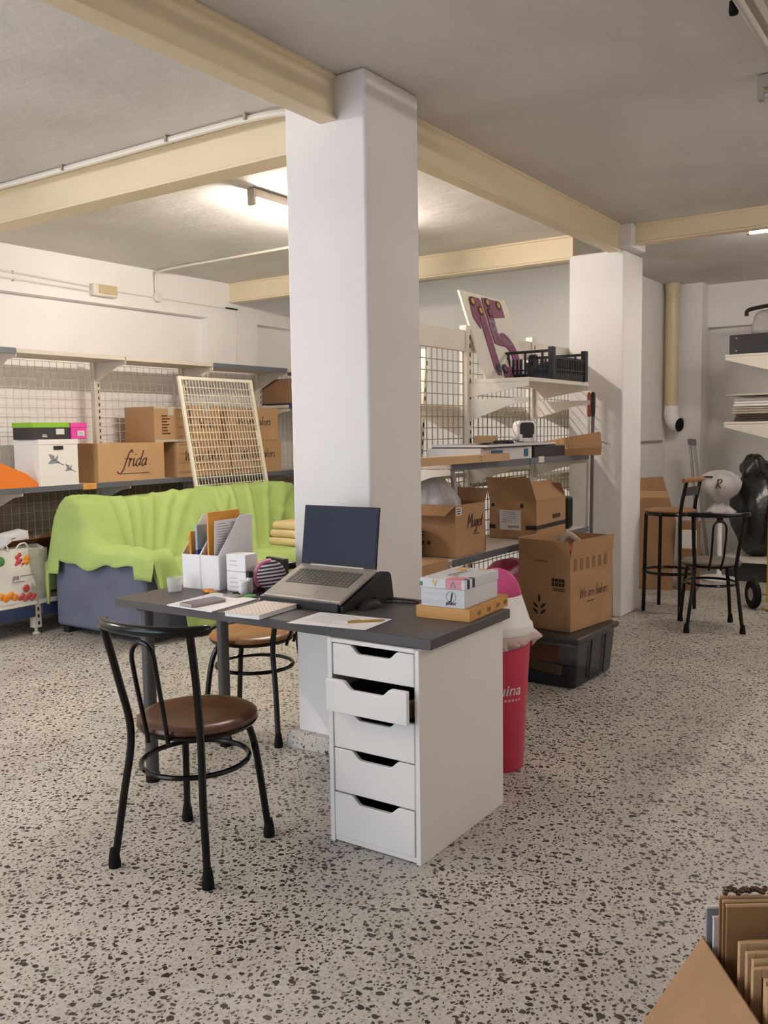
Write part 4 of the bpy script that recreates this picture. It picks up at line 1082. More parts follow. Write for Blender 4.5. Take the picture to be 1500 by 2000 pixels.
# sign 15 leaning on the mesh
T15 = Vector((-2.571, 4.89, 1.692))
ax = Vector((0, 1, 0)); upv = Vector((-.182, 0, .545)).normalized(); nrm = ax.cross(upv)
M15 = Matrix((( ax.x, upv.x, nrm.x, T15.x), (ax.y, upv.y, nrm.y, T15.y), (ax.z, upv.z, nrm.z, T15.z), (0, 0, 0, 1)))
sg = thing('number_sign', 'white board with a big purple number 15 leaning above the gondola', 'sign'); sg.matrix_world = M15
sg.rotation_mode = 'XYZ'
BW, BH = .62, .575
B().box(0, 0, -.014, BW, BH, 0).done('board', 'foam', sg, bevel=.001)
one = [(.075, .40), (.13, .33), (.155, .42), (.155, .07), (.175, .03), (.225, .03), (.238, .06), (.238, .52), (.225, .545), (.135, .545), (.10, .52), (.075, .45)]
B().prism(one, .001, .007).done('digit', 'purple', sg, bevel=.002)
five = [(.262, .535), (.275, .555), (.51, .555), (.525, .53), (.525, .445), (.355, .425), (.345, .315)] + \
       [(.40+.155*math.cos(a), .165+.165*math.sin(a)) for a in [R(85-170*k/16) for k in range(17)]] + \
       [(.26, .005), (.262, .05), (.30, .09)] + [(.39+.065*math.cos(a), .165+.07*math.sin(a)) for a in [R(-70+150*k/10) for k in range(11)]] + [(.34, .235), (.262, .245)]
B().prism(five, .001, .007).done('digit', 'purple', sg, bevel=.002)
for (x, y, c) in ((.115, .51, 'tokengold'), (.19, .455, 'tokengold'), (.32, .525, 'tokengold'), (.315, .455, 'purple'), (.47, .52, 'tokengold'), (.20, .075, 'tokenblue'), (.29, .075, 'purple')):
    o2 = B().at((x, y, .007)).lathe([(0, 0), (.032, 0), (.032, .004), (0, .004)], 20).done('token_rim', 'tokenrim', sg)
    B().at((x, y, .011)).lathe([(0, 0), (.019, 0), (.019, .002), (0, .002)], 16).done('token_face', c, o2)
lettering('R', .19, 'inkgrey', sg, 'z+', (.315, .335, .0082), 'lettering', 0)
lettering('eus', .09, 'inkgrey', sg, 'z+', (.45, .275, .0082), 'lettering', 0)

# black fruit crate
cr = thing('plastic_crate', 'black slatted plastic crate on the top gondola shelf beside the 15 sign', 'crate', (-2.478, 5.50, 1.692), R(-3))
cx_, cy_, chh = .19, .235, .185
b = B(); b.box(-cx_, -cy_, 0, cx_, cy_, .008)
for s in (-1, 1):
    b.box(s*cx_-.003, -cy_, .008, s*cx_+.003, cy_, .04); b.box(-cx_, s*cy_-.003, .008, cx_, s*cy_+.003, .04)
    for k in range(19):
        y = -cy_+.02+k*(2*cy_-.04)/18; b.box(s*cx_-.004, y-.006, .008, s*cx_+.004, y+.006, .135)
    for k in range(13):
        x = -cx_+.02+k*(2*cx_-.04)/12; b.box(x-.006, s*cy_-.004, .008, x+.006, s*cy_+.004, .135)
    b.box(s*cx_-.005, -cy_, .06, s*cx_+.005, cy_, .068); b.box(-cx_, s*cy_-.005, .06, cx_, s*cy_+.005, .068)
    b.box(s*cx_-.006, -cy_, .128, s*cx_+.006, cy_, .142); b.box(-cx_, s*cy_-.006, .168, cx_, s*cy_+.006, .185)
    for x in (-.12, 0, .12): b.box(x-.006, s*cy_-.005, .135, x+.006, s*cy_+.005, .17)
b.done('slatted_wall', 'crate', cr, smooth=False)
for sx in (-1, 1):
    for sy in (-1, 1): B().box(sx*cx_-.022, sy*cy_-.022, 0, sx*cx_+.012 if sx > 0 else -cx_+.022, sy*cy_+.022, .20).done('corner_post', 'crate', cr, bevel=.004)
o = thing('brown_folder', 'brown leatherette folder poking up inside the black crate', 'folder', (-2.55, 5.44, 1.704), rot=(0, R(-20), R(10)))
B().box(-.10, -.12, 0, -.08, .14, .19).done('cover', 'seatbrown', o, bevel=.003)
o = thing('white_can', 'white and dark packets piled low inside the black crate', 'packet', (-2.42, 5.52, 1.704), R(12))
B().box(-.09, -.14, 0, .07, .02, .09).done('box', 'tokenblue', o, bevel=.004); B().box(-.06, .04, 0, .07, .15, .11).done('box', 'label', o, bevel=.004)
o = B().box(-.09, -.12, 0, .06, .12, .012).done('red_card', 'terracotta'); tag(o, 'reddish card lying across the packets in the black crate', 'card', loc=(-2.40, 5.56, 1.816), rot=(R(4), R(-6), R(8)))

# middle shelf contents (z = 1.212)
MZ = 1.212
o = thing('wooden_lath', 'pale wooden lath with screw holes lying on the middle gondola shelf edge', 'wooden board', (-2.245, 4.18, MZ+.004), R(-1))
B().box(-.05, -.62, 0, .028, .30, .04).done('body', 'mdfedge', o, bevel=.001)
for z in (.012, .028): B().at((.028, -.02, z), 0, 0, PI/2).lathe([(0, 0), (.004, 0), (.004, .001), (0, .001)], 10).done('screw_hole', 'inkblack', o)
o = thing('flat_white_box', 'flat white box with blue squares on the middle gondola shelf', 'flat box', (-2.44, 4.60, MZ+.001))
B().box(-.18, -.32, 0, .155, .32, .072).done('body', 'label', o, bevel=.002)
for y0, y1, z0, z1 in ((-.20, -.06, .04, .058), (.21, .27, .015, .06)): B().box(.155, y0, z0, .1556, y1, z1).done('printed_square', 'tokenblue', o)
o = thing('black_tray', 'thin black tray lying across the flat white box on the middle shelf', 'tray', (-2.44, 4.84, MZ+.074), R(2))
B().box(-.17, -.55, 0, .17, .42, .006).done('base', 'blackm', o)
b = B(); b.box(-.17, -.55, .006, -.162, .42, .018); b.box(.162, -.55, .006, .17, .42, .018); b.box(-.162, -.55, .006, .162, -.542, .018); b.box(-.162, .412, .006, .162, .42, .018); b.done('rim', 'label', o)
o = B().box(-.16, -.22, 0, .16, .24, .07).done('dark_box', 'dark', bevel=.003); tag(o, 'dark flat box between the white box and the brown paper bag on the middle shelf', 'flat box', loc=(-2.44, 5.165, MZ+.001))
o = thing('desk_fan_heater', 'small white appliance with a black front standing on the black tray', 'appliance', (-2.44, 5.16, MZ+.0925), R(55))
B().prism(rrect(-.065, 0, .065, .135, .035), -.02, .05, 'xz').done('housing', 'binwhite', o, bevel=.006)
B().prism(rrect(-.050, .028, .050, .122, .022), -.024, -.0195, 'xz').done('front_panel', 'blackm', o, bevel=.002)
for s in (-1, 1): B().box(s*.046-.008, -.034, .004, s*.046+.008, -.02, .05).done('prong', 'binwhite', o, bevel=.003)
B().box(-.035, -.034, .0, .035, -.02, .016).done('foot', 'binwhite', o, bevel=.003)
o = thing('black_charger', 'black charger with a coiled lead lying on the tray left of the white appliance', 'charger', (-2.50, 4.98, MZ+.081), R(10))
B().box(-.05, -.05, 0, .05, .05, .028).done('body', 'blackm', o, bevel=.008); B().tube(bez([(0, -.05, .008), (.05, -.10, .006), (.1, -.16, .006), (.04, -.2, .006), (-.03, -.13, .006)], 24), .004, 6).done('lead', 'blackm', o)
o = thing('small_carton', 'small yellowish carton standing at the back of the middle shelf by the mesh', 'carton', (-2.60, 4.96, MZ+.093))
B().box(-.04, -.10, 0, .04, .06, .045).done('body', 'mdfedge', o, bevel=.002)
pb = thing('paper_bag', 'brown paper carrier bag lying on its side at the end of the middle shelf', 'paper bag', (-2.42, 5.56, MZ+.002), R(-58))
b = B()
L0, L1 = -.20, .27
sec = lambda k, w, h: [(-w, 0), (w, 0), (w, h*.35), (w*.2, h), (-w, h*.75)]
A = [b.v((x, L0, z)) for x, z in sec(0, .15, .07)]; D = [b.v((x, L1+.05*z*3, z)) for x, z in sec(0, .16, .15)]
for i in range(5): b.f([A[i], A[(i+1) % 5], D[(i+1) % 5], D[i]])
b.f(A)
b.done('bag_body', 'brownpaper', pb, smooth=False, solid=.0015)
for dx in (-.03, .05):
    B().tube(bez([(.02+dx, L1-.02, .10), (.03+dx, L1+.06, .075), (.05+dx, L1+.07, .055), (.07+dx, L1-.02, .03)], 16), .005, 6).done('handle', 'label', pb)

# lower shelf (z=.722): cartons, bag, speaker
KZ = .722
c1 = carton('cardboard_box', 'open carton with a folded-out flap and plastic bag on the lower gondola shelf', .36, .33, .275, (-2.475, 4.185, KZ+.001), R(0), 'card', (('y-', 118, .10), ('y+', 40, .09), ('x-', 15, .1)), True)
script('Muget', .036, 'ink', c1, 'x+', (.1812, .045, .15), w=.24); bars(c1, 'x+', .02, .115, .07, 1, .02, .005, 'ink', .1805, 'printed_lines', 2)
B().box(.18, -.155, .222, .1808, -.10, .265).done('sticker', 'label', c1); bars(c1, 'x+', -.148, .258, .04, 3, .012, .006, 'inkblack', .181, 'sticker_print', 6)
bars(c1, 'y-', -.16, .135, .20, 3, .018, .006, 'ink', -.1655, 'printed_lines', 9)
b = B()
for k in range(3): b.at((-.06+k*.04, -.1655, .075), 0, PI/2).lathe([(0, 0), (.011, 0), (.011, .0006), (0, .0006)], 12)
b.done('printed_symbol', 'ink', c1)
o = thing('plastic_bag', 'knotted translucent plastic bag rising out of the open carton with the flap', 'plastic bag', (-2.51, 4.18, KZ+.05))
b = B(); rows = []; n = 36
for r_, z_ in ((.02, .06), (.11, .08), (.135, .16), (.125, .24), (.10, .285), (.07, .325), (.045, .36), (.025, .395), (.012, .43)):
    rows.append([b.v((r_*(1+.16*math.sin(8*a+9*z_)+.08*math.sin(5*a))*math.cos(a), r_*(1+.16*math.sin(8*a+9*z_)+.08*math.sin(5*a))*math.sin(a)-.08*(z_-.2), z_)) for a in [2*PI*k/n for k in range(n)]])
for A, D in zip(rows, rows[1:]):
    for k in range(n): b.f([A[k], A[(k+1) % n], D[(k+1) % n], D[k]])
b.done('body', 'film', o, angle=180)
B().tube(bez([(.0, -.02, .40), (.03, .02, .435), (.05, .06, .42), (.06, .09, .36), (.06, .11, .27)], 20), .016, 8).done('bag_handle', 'film', o, angle=180)
B().tube(bez([(.0, -.03, .40), (.01, -.015, .44), (.015, .015, .43), (.01, .02, .40)], 18), .010, 8).done('bag_handle', 'film', o, angle=180)
o = carton('cardboard_box', 'tall plain brown carton standing on the floor between the first column and the gondola', .44, .34, .735, (-2.50, 3.755, 0), 0., 'card')
bars(o, 'y-', -.12, .70, .24, 1, .03, .014, 'cardlight', -.1705, 'printed_lines', 1)
o = B().box(-.12, -.05, 0, .1, .06, .16).done('dark_carton', 'carddark', bevel=.003); tag(o, 'dark brown carton piece behind the plastic bag by the first column', 'cardboard box', loc=(-2.56, 3.90, .7355))
c2 = carton('cardboard_box', 'open carton with shipping label and black band on the lower gondola shelf', .31, .47, .235, (-2.425, 5.17, KZ+.001), R(1.5), 'card', (('x-', -18, .13), ('y-', 28, .16), ('x+', -42, .14), ('y+', -30, .10)), True)
B().box(-.085, -.2362, .055, .055, -.2352, .175).done('shipping_label', 'label', c2)
bars(c2, 'y-', -.07, .165, .10, 6, .012, .004, 'inkgrey', -.2363, 'label_print', 5); B().box(-.03, -.2368, .068, .045, -.2363, .082).done('barcode', 'inkgrey', c2)
b = B(); b.box(.155, -.235, .06, .1558, .235, .085); b.box(.085, -.2358, .06, .155, -.235, .085); b.box(-.155, -.2358, .06, -.115, -.235, .085); b.done('printed_band', 'inkblack', c2)
b = B(); b.box(.05, -.2358, .19, .07, -.235, .215); b.box(-.14, -.2358, .195, -.12, -.235, .215); b.done('printed_symbol', 'inkblack', c2)
B().box(.155, .02, .11, .1557, .14, .135).done('printed_name', 'ink', c2)
o = thing('white_wrap', 'white crumpled wrapping inside the open labelled carton', 'wrapping', (-2.43, 5.17, KZ+.01))
B().blob((0, 0, .12), (.12, .18, .12), 12, 9, .12).done('foil', 'film', o, angle=180)
o = thing('loudspeaker', 'small black speaker standing at the end of the lower gondola shelf', 'speaker', (-2.42, 5.66, KZ+.001), R(14))
B().box(-.07, -.075, 0, .07, .075, .205).done('cabinet', 'blackm', o, bevel=.006); B().box(.07, -.06, .015, .073, .06, .19).done('grille', 'rubber', o, bevel=.002)
# bottom deck of the gondola: pink bag and dark bags
o = thing('pink_bag', 'dark pink fabric bundle on the lowest gondola shelf behind the bin', 'bag', (-2.45, 4.95, .222))
B().blob((0, 0, .19), (.14, .30, .19), 12, 13, .07).done('body', 'binpink', o, angle=180)
o = B().blob((0, 0, .17), (.15, .26, .17), 12, 21, .08).done('dark_bundle', 'leather', angle=180); tag(o, 'dark leather bundle on the lowest gondola shelf near the tall plain carton', 'bag', loc=(-2.46, 4.30, .222))
# broom handles
for lab, x, y, tilt, mt, mg in (('broom handle with a terracotta grip leaning against the second column', -2.47, 6.24, 0.5, 'label', 'terracotta'), ('broom handle with a black grip leaning against the second column', -2.42, 6.20, .3, 'polegrey', 'blackm')):
    o = thing('broom', lab, 'broom', (x, y, 0), rot=(R(-.8), R(tilt), 0), group='brooms by the second column')
    B().tube([(0, 0, .12), (0, 0, 1.47)], .0125, 10).done('handle', mt, o); B().tube([(0, 0, 1.47), (0, 0, 1.50), (0, 0, 1.63), (0, 0, 1.645)], [.013, .016, .0165, .008], 10).done('grip', mg, o)
    B().box(-.05, -.03, .06, .05, .03, .13).done('head', mg, o, bevel=.008); B().box(-.06, -.03, .003, .06, .03, .06).done('bristles', 'textdark', o)

# ------------------------------------------------------------------ tub, carton on it, bin
tb = thing('storage_tub', 'smoky grey plastic tub with a lid on the floor under the large carton', 'storage tub', (-2.02, 4.69, 0), R(-2))
tw, td, thh = .235, .265, .285
b = B()
b.hexa([(-tw+.02, -td+.02, 0), (tw-.02, -td+.02, 0), (tw-.02, td-.02, 0), (-tw+.02, td-.02, 0), (-tw, -td, thh-.03), (tw, -td, thh-.03), (tw, td, thh-.03), (-tw, td, thh-.03)])
b.done('body', 'tub', tb, bevel=.02, seg=3)
B().box(-tw-.018, -td-.018, thh-.032, tw+.018, td+.018, thh).done('lid', 'tubdark', tb, bevel=.010, seg=3)
for y in (-.09, .1): B().hexa([(tw-.012, y, .03), (tw-.004, y, .03), (tw-.004, y+.012, .03), (tw-.012, y+.012, .03), (tw+.004, y, thh-.04), (tw+.012, y, thh-.04), (tw+.012, y+.012, thh-.04), (tw+.004, y+.012, thh-.04)]).done('rib', 'tubdark', tb)
for name, lab, cat, m, box, rot in (('orange_packet', 'orange packet seen through the front of the smoky tub', 'packet', 'orange', (-.07, -.012, 0, .08, .012, .09), (R(-8), 0, R(4))),):
    o = B().box(*box).done(name, m, bevel=.003); tag(o, lab, cat, loc=(-2.01, 4.475, .125), rot=rot)
o = B().box(-.12, -.012, 0, .11, .012, .05).done('tan_packet', 'cardlight', bevel=.003); tag(o, 'tan packet below the orange one inside the smoky tub', 'packet', loc=(-2.02, 4.472, .07), rot=(R(-10), R(6), 0))
o = B().box(-.09, -.012, 0, .07, .012, .045).done('blue_packet', 'tokenblue', bevel=.003); tag(o, 'blue packet at the bottom of the smoky tub', 'packet', loc=(-2.08, 4.475, .012), rot=(R(-8), 0, 0))

c3 = carton('cardboard_box', 'large open carton with a wheat-ear logo standing on the smoky tub', .33, .47, .40, (-2.005, 4.775, .2855), R(-8), 'card', (('y-', 4, .095), ('x+', 9, .10), ('x-', 6, .10), ('y+', 10, .09)), True)
b = B()
def leaf(cx, cz, ang, L=.05, W=.016):
    c_, s_ = math.cos(ang), math.sin(ang)
    pl = [(-.0, 0), (L*.35, W/2), (L*.7, W/2*.8), (L, 0), (L*.7, -W/2*.8), (L*.35, -W/2)]
    b.prism([(cx+p*c_-q*s_, cz+p*s_+q*c_) for p, q in pl], -.2358, -.2351, 'xz')
leaf(-.03, .145, PI/2); 
for k in (0, 1):
    leaf(-.025, .115-k*.033, R(38)); leaf(-.035, .115-k*.033, R(142))
b.done('printed_wheat_ear', 'inkblack', c3, smooth=False)
b = B()
for r_ in range(2):
    for k in range(4): b.box(.05+k*.021, -.2358, .245+r_*.024, .05+k*.021+.017, -.2351, .245+r_*.024+.02)
b.done('printed_symbol', 'inkblack', c3, smooth=False)
bars(c3, 'y-', .055, .235, .08, 2, .010, .005, 'ink', -.2352, 'printed_lines', 2)
B().box(-.055, -.2357, .372, .02, -.2351, .384).done('hand_slot', 'carddark', c3)
script('We are bakers', .029, 'ink', c3, 'x+', (.1657, .02, .175), w=.17); bars(c3, 'x+', -.06, .15, .09, 1, .01, .005, 'ink', .1655, 'printed_lines', 2)
b = B()
for k in range(6): b.box(.1655, -.20+k*.066, .33+.0*k, .1662, -.165+k*.066, .395)
b.done('printed_pattern', 'carddark', c3, smooth=False)
o = thing('white_gloves', 'white fabric strap looped over the back of the large carton', 'strap', (-2.04, 4.86, .30))
B().tube(bez([(-.03, -.02, .36), (-.025, -.02, .44), (.005, .0, .475), (.04, .03, .45), (.07, .05, .41), (.08, .06, .36)], 24), .022, 8).done('strap', 'textile', o, angle=180)
B().lathe([(.05, 0), (.05, .35), (0, .36)], 12, (-.02, 0, 0)).done('filling', 'textile', o)
o = B().box(-.11, -.14, 0, .10, .14, .42).done('red_item', 'terracotta', bevel=.02); tag(o, 'reddish item showing inside the large carton on the tub', 'bag', loc=(-1.985, 4.84, .292), rot=(0, R(0), R(-8)))

bn = thing('pedal_bin', 'raspberry red bin with white swing lid behind the white drawer unit', 'bin', (-1.668, 3.262, 0))
B().lathe([(.0, 0), (.098, 0), (.104, .01), (.134, .555), (.134, .56), (.128, .56), (.10, .012), (0, .012)], 40).done('body', 'binred', bn)
def binbend(x, y):
    ang_ = R(-46)+x/.123; z_ = .345+y; r_ = .1012+.030*(z_-.01)/.545+.0045
    return (r_*math.cos(ang_), r_*math.sin(ang_), z_)
lettering('guina', .062, 'label', bn, 'x+', (0, 0, 0), 'printed_name', .2, bend=binbend, offset=.0006)
def binbend2(x, y):
    ang_ = R(-34)+x/.123; z_ = .305+y; r_ = .1012+.030*(z_-.01)/.545+.0045
    return (r_*math.cos(ang_), r_*math.sin(ang_), z_)
b = B()
for k in range(5):
    A4 = [binbend2(-.036+.016*k+dx, dz) for dx, dz in ((0, -.005), (.011, -.005), (.011, .005), (0, .005))]
    b.quad(*A4)
b.done('printed_line', 'pink', bn, smooth=False)
b = B()
n = 48; rows = []
for j, (r_, z_) in enumerate(((.131, .575), (.140, .575), (.143, .55), (.142, .52), (.1405, .49))):
    rows.append([b.v(((r_+.004*math.sin(5*a+j)+(.050*max(0, 1-abs(((a-.45+PI) % (2*PI))-PI)/.35)*(1 if j in (2, 3) else .3 if j == 1 else 0)))*math.cos(a), (r_+.004*math.sin(5*a+j)+(.050*max(0, 1-abs(((a-.45+PI) % (2*PI))-PI)/.35)*(1 if j in (2, 3) else .3 if j == 1 else 0)))*math.sin(a), z_+(-.05*math.sin(a-1.0)+.012*math.sin(6*a) if j == 4 else (.03*math.sin(a+.5) if j == 3 else 0)))) for a in [2*PI*k/n for k in range(n)]])
for A, D in zip(rows, rows[1:]):
    for k in range(n): b.f([A[k], A[(k+1) % n], D[(k+1) % n], D[k]])
b.done('bin_liner', 'bagfilm', bn, angle=180)
B().lathe([(.142, .565), (.146, .575), (.143, .60), (.132, .612), (.098, .715), (.090, .715), (.125, .61), (.13, .58)], 40).done('lid_collar', 'binwhite', bn)
b = B().at((.0, .0, .705), R(20), PI/2)
b.lathe([(0, -.008), (.10, -.008), (.103, 0), (.10, .008), (0, .012)], 40, (0, 0, 0), .95, 1.15); b.done('swing_flap', 'binpink', bn)

# ------------------------------------------------------------------ far right corner
o = thing('drain_pipe', 'beige vertical pipe with an open elbow in the corner beyond the second column', 'pipe', (-2.735, 9.17, 0))
B().lathe([(.066, 1.52), (.066, CZ-.06), (.0, CZ-.06)], 24).done('pipe', 'pvc', o); B().lathe([(.07, CZ-.07), (.074, CZ-.06), (.074, CZ-.002), (.06, CZ-.001)], 24).done('ceiling_collar', 'pvc', o)
pts = [(0, 0, 1.60), (0, 0, 1.52), (.015, -.005, 1.46), (.05, -.02, 1.42), (.10, -.04, 1.41)]
B().tube(pts, [.066, .072, .072, .072, .072], 24, cap=False).done('elbow', 'binwhite', o, angle=60)
B().at((.095, -.038, 1.41), R(-22), 0, PI/2).lathe([(0, 0), (.064, 0), (.064, .002), (0, .002)], 24).done('opening', 'rubber', o)
B().tube([(0, 0, 1.72), (0, 0, 1.735)], .068, 24).done('joint_ring', 'pvc', o); B().tube([(0, 0, 2.05), (0, 0, 2.06)], .0672, 24).done('joint_ring', 'pvc', o)
o = B().tube([(SX+.012, 8.2, 1.25), (SX+.012, 9.15, 1.25)], .010, 8).done('wall_rail', 'galv'); tag(o, 'short dark rail on the side wall below the beige pipe', 'rail')
# cardboard sheets and metal rails leaning
o = thing('cardboard_sheet', 'large flattened cardboard sheet leaning upright behind the bar stool', 'cardboard sheet', (-2.50, 7.60, 0), rot=(R(-14), 0, R(14)))
B().prism([(-.34, 0), (.25, 0), (.27, .60), (.15, .99), (-.34, .96)], 0, .012, 'xz').done('sheet', 'carddark', o, bevel=.002)
B().box(-.335, -.0012, .80, .20, 0, .86).done('tape_band', 'card', o)
o = carton('cardboard_box', 'small brown carton with a white label on the floor behind the lone bistro chair', .17, .20, .58, (-2.165, 7.82, 0), R(10), 'carddark')
B().box(-.05, -.102, .36, .07, -.1005, .52).done('white_label', 'label', o)
for k, (x, lean) in enumerate(((-2.36, 6), (-2.28, 8))):
    o = thing('metal_rail', ('thin metal rail leaning on the pilaster, left one of the pair', 'thin metal rail leaning on the pilaster, right one of the pair')[k], 'metal rail', (x, 8.95, 0), rot=(R(-1), R(-lean), 0), group='metal rails leaning on the wall')
    B().box(-.012, -.012, 0, .012, .012, 1.28).done('profile', 'galv', o); B().box(-.016, -.016, 1.22, .02, .016, 1.28).done('end_fitting', 'polegrey', o)
# white pole with bag
o = thing('pedestal_stand', 'white pedestal pole standing behind the lone bistro chair', 'stand', (-2.06, 8.42, 0))
B().lathe([(.16, 0), (.165, .012), (.15, .03), (.03, .045), (.022, .06), (.022, .95), (0, .955)], 28).done('pole', 'binwhite', o); B().lathe([(.024, .52), (.026, .525), (.026, .60), (.024, .605)], 20).done('black_band', 'rubber', o)
pbg = thing('plastic_bag', 'white plastic bag tied over the top of the white pedestal pole', 'plastic bag', (-2.06, 8.42, .70))
pbg.scale = (.92, .92, .92)
b = B()
prof = [(.03, .0), (.05, .012), (.10, .045), (.150, .085), (.180, .14), (.19, .20), (.165, .26), (.10, .30), (.02, .312), (0, .313)]
n = 40; rows = []
for r_, z_ in prof:
    rows.append([b.v((r_*(1+.07*math.sin(9*a+z_*7))*math.cos(a), r_*(1+.07*math.sin(9*a+z_*7))*math.sin(a), z_+.012*math.sin(4*a))) for a in [2*PI*k/n for k in range(n)]])
for A, D in zip(rows, rows[1:]):
    for k in range(n): b.f([A[k], A[(k+1) % n], D[(k+1) % n], D[k]])
b.done('body', 'film', pbg, angle=180)
b = B(); rows = []
for r_, z_ in ((.026, .01), (.05, -.02), (.10, -.07), (.13, -.10)):
    rows.append([b.v((r_*(1+.18*math.sin(7*a))*math.cos(a), r_*(1+.18*math.sin(7*a))*math.sin(a), z_+.02*math.sin(5*a))) for a in [2*PI*k/n for k in range(n)]])
for A, D in zip(rows, rows[1:]):
    for k in range(n): b.f([A[k], A[(k+1) % n], D[(k+1) % n], D[k]])
b.done('gathered_skirt', 'film', pbg, angle=180)
script('R', .045, 'ink', pbg, 'y-', (.03, -.206, .155), 'printed_letter', w=.3); bars(pbg, 'y-', -.12, .27, .09, 1, .02, .018, 'inkblack', -.17, 'printed_lines', 2)
# shelving at the right edge
rs = thing('metal_shelving', 'white bracket shelving at the far right edge of the photo', 'shelving unit', (0, 0, 0))
RX = -1.62; RF = -2.06
for y in (8.5, 9.44): upright(rs, RX, y, 2.45, .05, .04, 'rackwhite')
for z in (2.005, 1.405):
    for y in (8.5, 9.44):
        b = B().prism([(RX, z), (RF, z), (RF, z-.025), (RX, z-.15)], y-.004, y+.004, 'xz'); b.done('bracket', 'rackwhite', rs, bevel=.0015)
    B().box(RF, 8.49, z, RX, 9.45, z+.022).done('shelf', 'rackwhite', rs, bevel=.004)
B().box(RF+.02, 8.49, 1.66, RX, 9.45, 1.672).done('glass_shelf', 'rackgrey', rs, bevel=.002)
B().box(RF-.01, 8.40, .17, RX, 9.45, .20).done('base_deck', 'rackwhite', rs, bevel=.003); B().box(RF+.05, 8.44, .0, RX, 9.45, .17).done('plinth', 'dark', rs)
o = thing('black_case', 'flat black case with bright rivets on the upper right shelf', 'case', (-1.78, 8.76, 2.028))
B().box(-.25, -.24, 0, .22, .22, .17).done('body', 'leather', o, bevel=.006)
for z in (.03, .14): B().at((-.19, -.24, z), 0, PI/2).lathe([(0, 0), (.009, 0), (.007, .004), (0, .005)], 12).done('rivet', 'galv', o)
o = thing('wrapped_bag', 'bag in clear plastic with a dark handle on top of the black case', 'bag', (-1.72, 8.76, 2.199))
B().hexa([(-.17, -.16, 0), (.25, -.16, 0), (.25, .16, 0), (-.17, .16, 0), (-.13, -.12, .215), (.25, -.12, .24), (.25, .12, .24), (-.13, .12, .215)]).done('body', 'clearfilm', o, bevel=.055, seg=5, angle=180)
B().tube(bez([(-.21, -.05, .18), (-.20, -.06, .225), (-.12, -.06, .245), (.05, -.06, .262), (.2, -.06, .27)], 20), .018, 8).done('handle', 'leather', o); B().tube([(.05+.035*math.cos(a), -.16, .150+.035*math.sin(a)) for a in [2*PI*k/16 for k in range(16)]], .010, 6, True).done('ring', 'binwhite', o)
for k, (lab, m, z, w, hgt) in enumerate((('dark folded cloth at the bottom of the pile on the right-hand shelf', 'textdark', 1.429, .19, .065), ('pale folded cloth in the middle of the pile on the right-hand shelf', 'textile', 1.496, .20, .065), ('white folded cloth on top of the pile on the right-hand shelf', 'binwhite', 1.563, .18, .075))):
    o = thing('folded_cloth', lab, 'cloth', (-1.81, 8.76, z), R(3-3*k), 'folded cloths on the right-hand shelf')
    for q in range(3):
        hh = hgt/3
        B().box(-w+.006*q, -.20+.004*q, q*hh, w-.004*q, .2, (q+1)*hh-.002).done('fold', m, o, bevel=.009, seg=3)
for k, (x, y, sc, sd) in enumerate(((-1.80, 8.72, (.24, .25, .40), 41), (-1.42, 8.55, (.24, .25, .30), 44))):
    o = thing('garbage_bag', ('tall black garbage bag on the base deck under the right-hand shelves', 'lower black garbage bag on the base deck at the very right edge')[k], 'garbage bag', (x if k == 0 else -1.60, y if k == 0 else 9.12, .202))
    B().blob((0, 0, sc[2]*.98), (sc[0], sc[1], sc[2]), 20, sd, .06).done('body', 'garbage', o, angle=180)
    if k == 0:
        B().blob((-.03, -.02, sc[2]*1.95), (.13, .11, .15), 12, 5, .12).done('bag_neck', 'garbage', o, angle=180)
# yellow hand truck
ht = thing('hand_truck', 'yellow hand truck with black wheels cut by the right edge of the photo', 'hand truck', (-1.29, 7.23, 0), R(34))
for x in (-.12, .12): B().tube([(x, 0, .06), (x, 0, 1.15), (x, -.03, 1.22)], .016, 10).done('rail', 'truck', ht)
for z in (.3, .75, 1.1): B().tube([(-.12, 0, z), (.12, 0, z)], .010, 8).done('cross_bar', 'truck', ht)
B().box(-.15, -.24, .015, .15, .01, .022).done('toe_plate', 'truck', ht); B().tube([(-.20, .09, .11), (.2, .09, .11)], .010, 8).done('axle', 'galv', ht)
for x in (-.20, .20):
    w = B().at((x, .09, .11), 0, 0, PI/2).lathe([(.05, -.02), (.10, -.024), (.108, -.015), (.108, .015), (.10, .024), (.05, .02)], 28).done('wheel', 'rubber', ht)
    B().at((x, .09, .11), 0, 0, PI/2).lathe([(0, -.022), (.05, -.02), (.05, .02), (0, .022)], 20).done('hub', 'galv', w)
    B().box(x-.012, .02, .10, x+.012, .09, .25).done('fender', 'leather', ht)

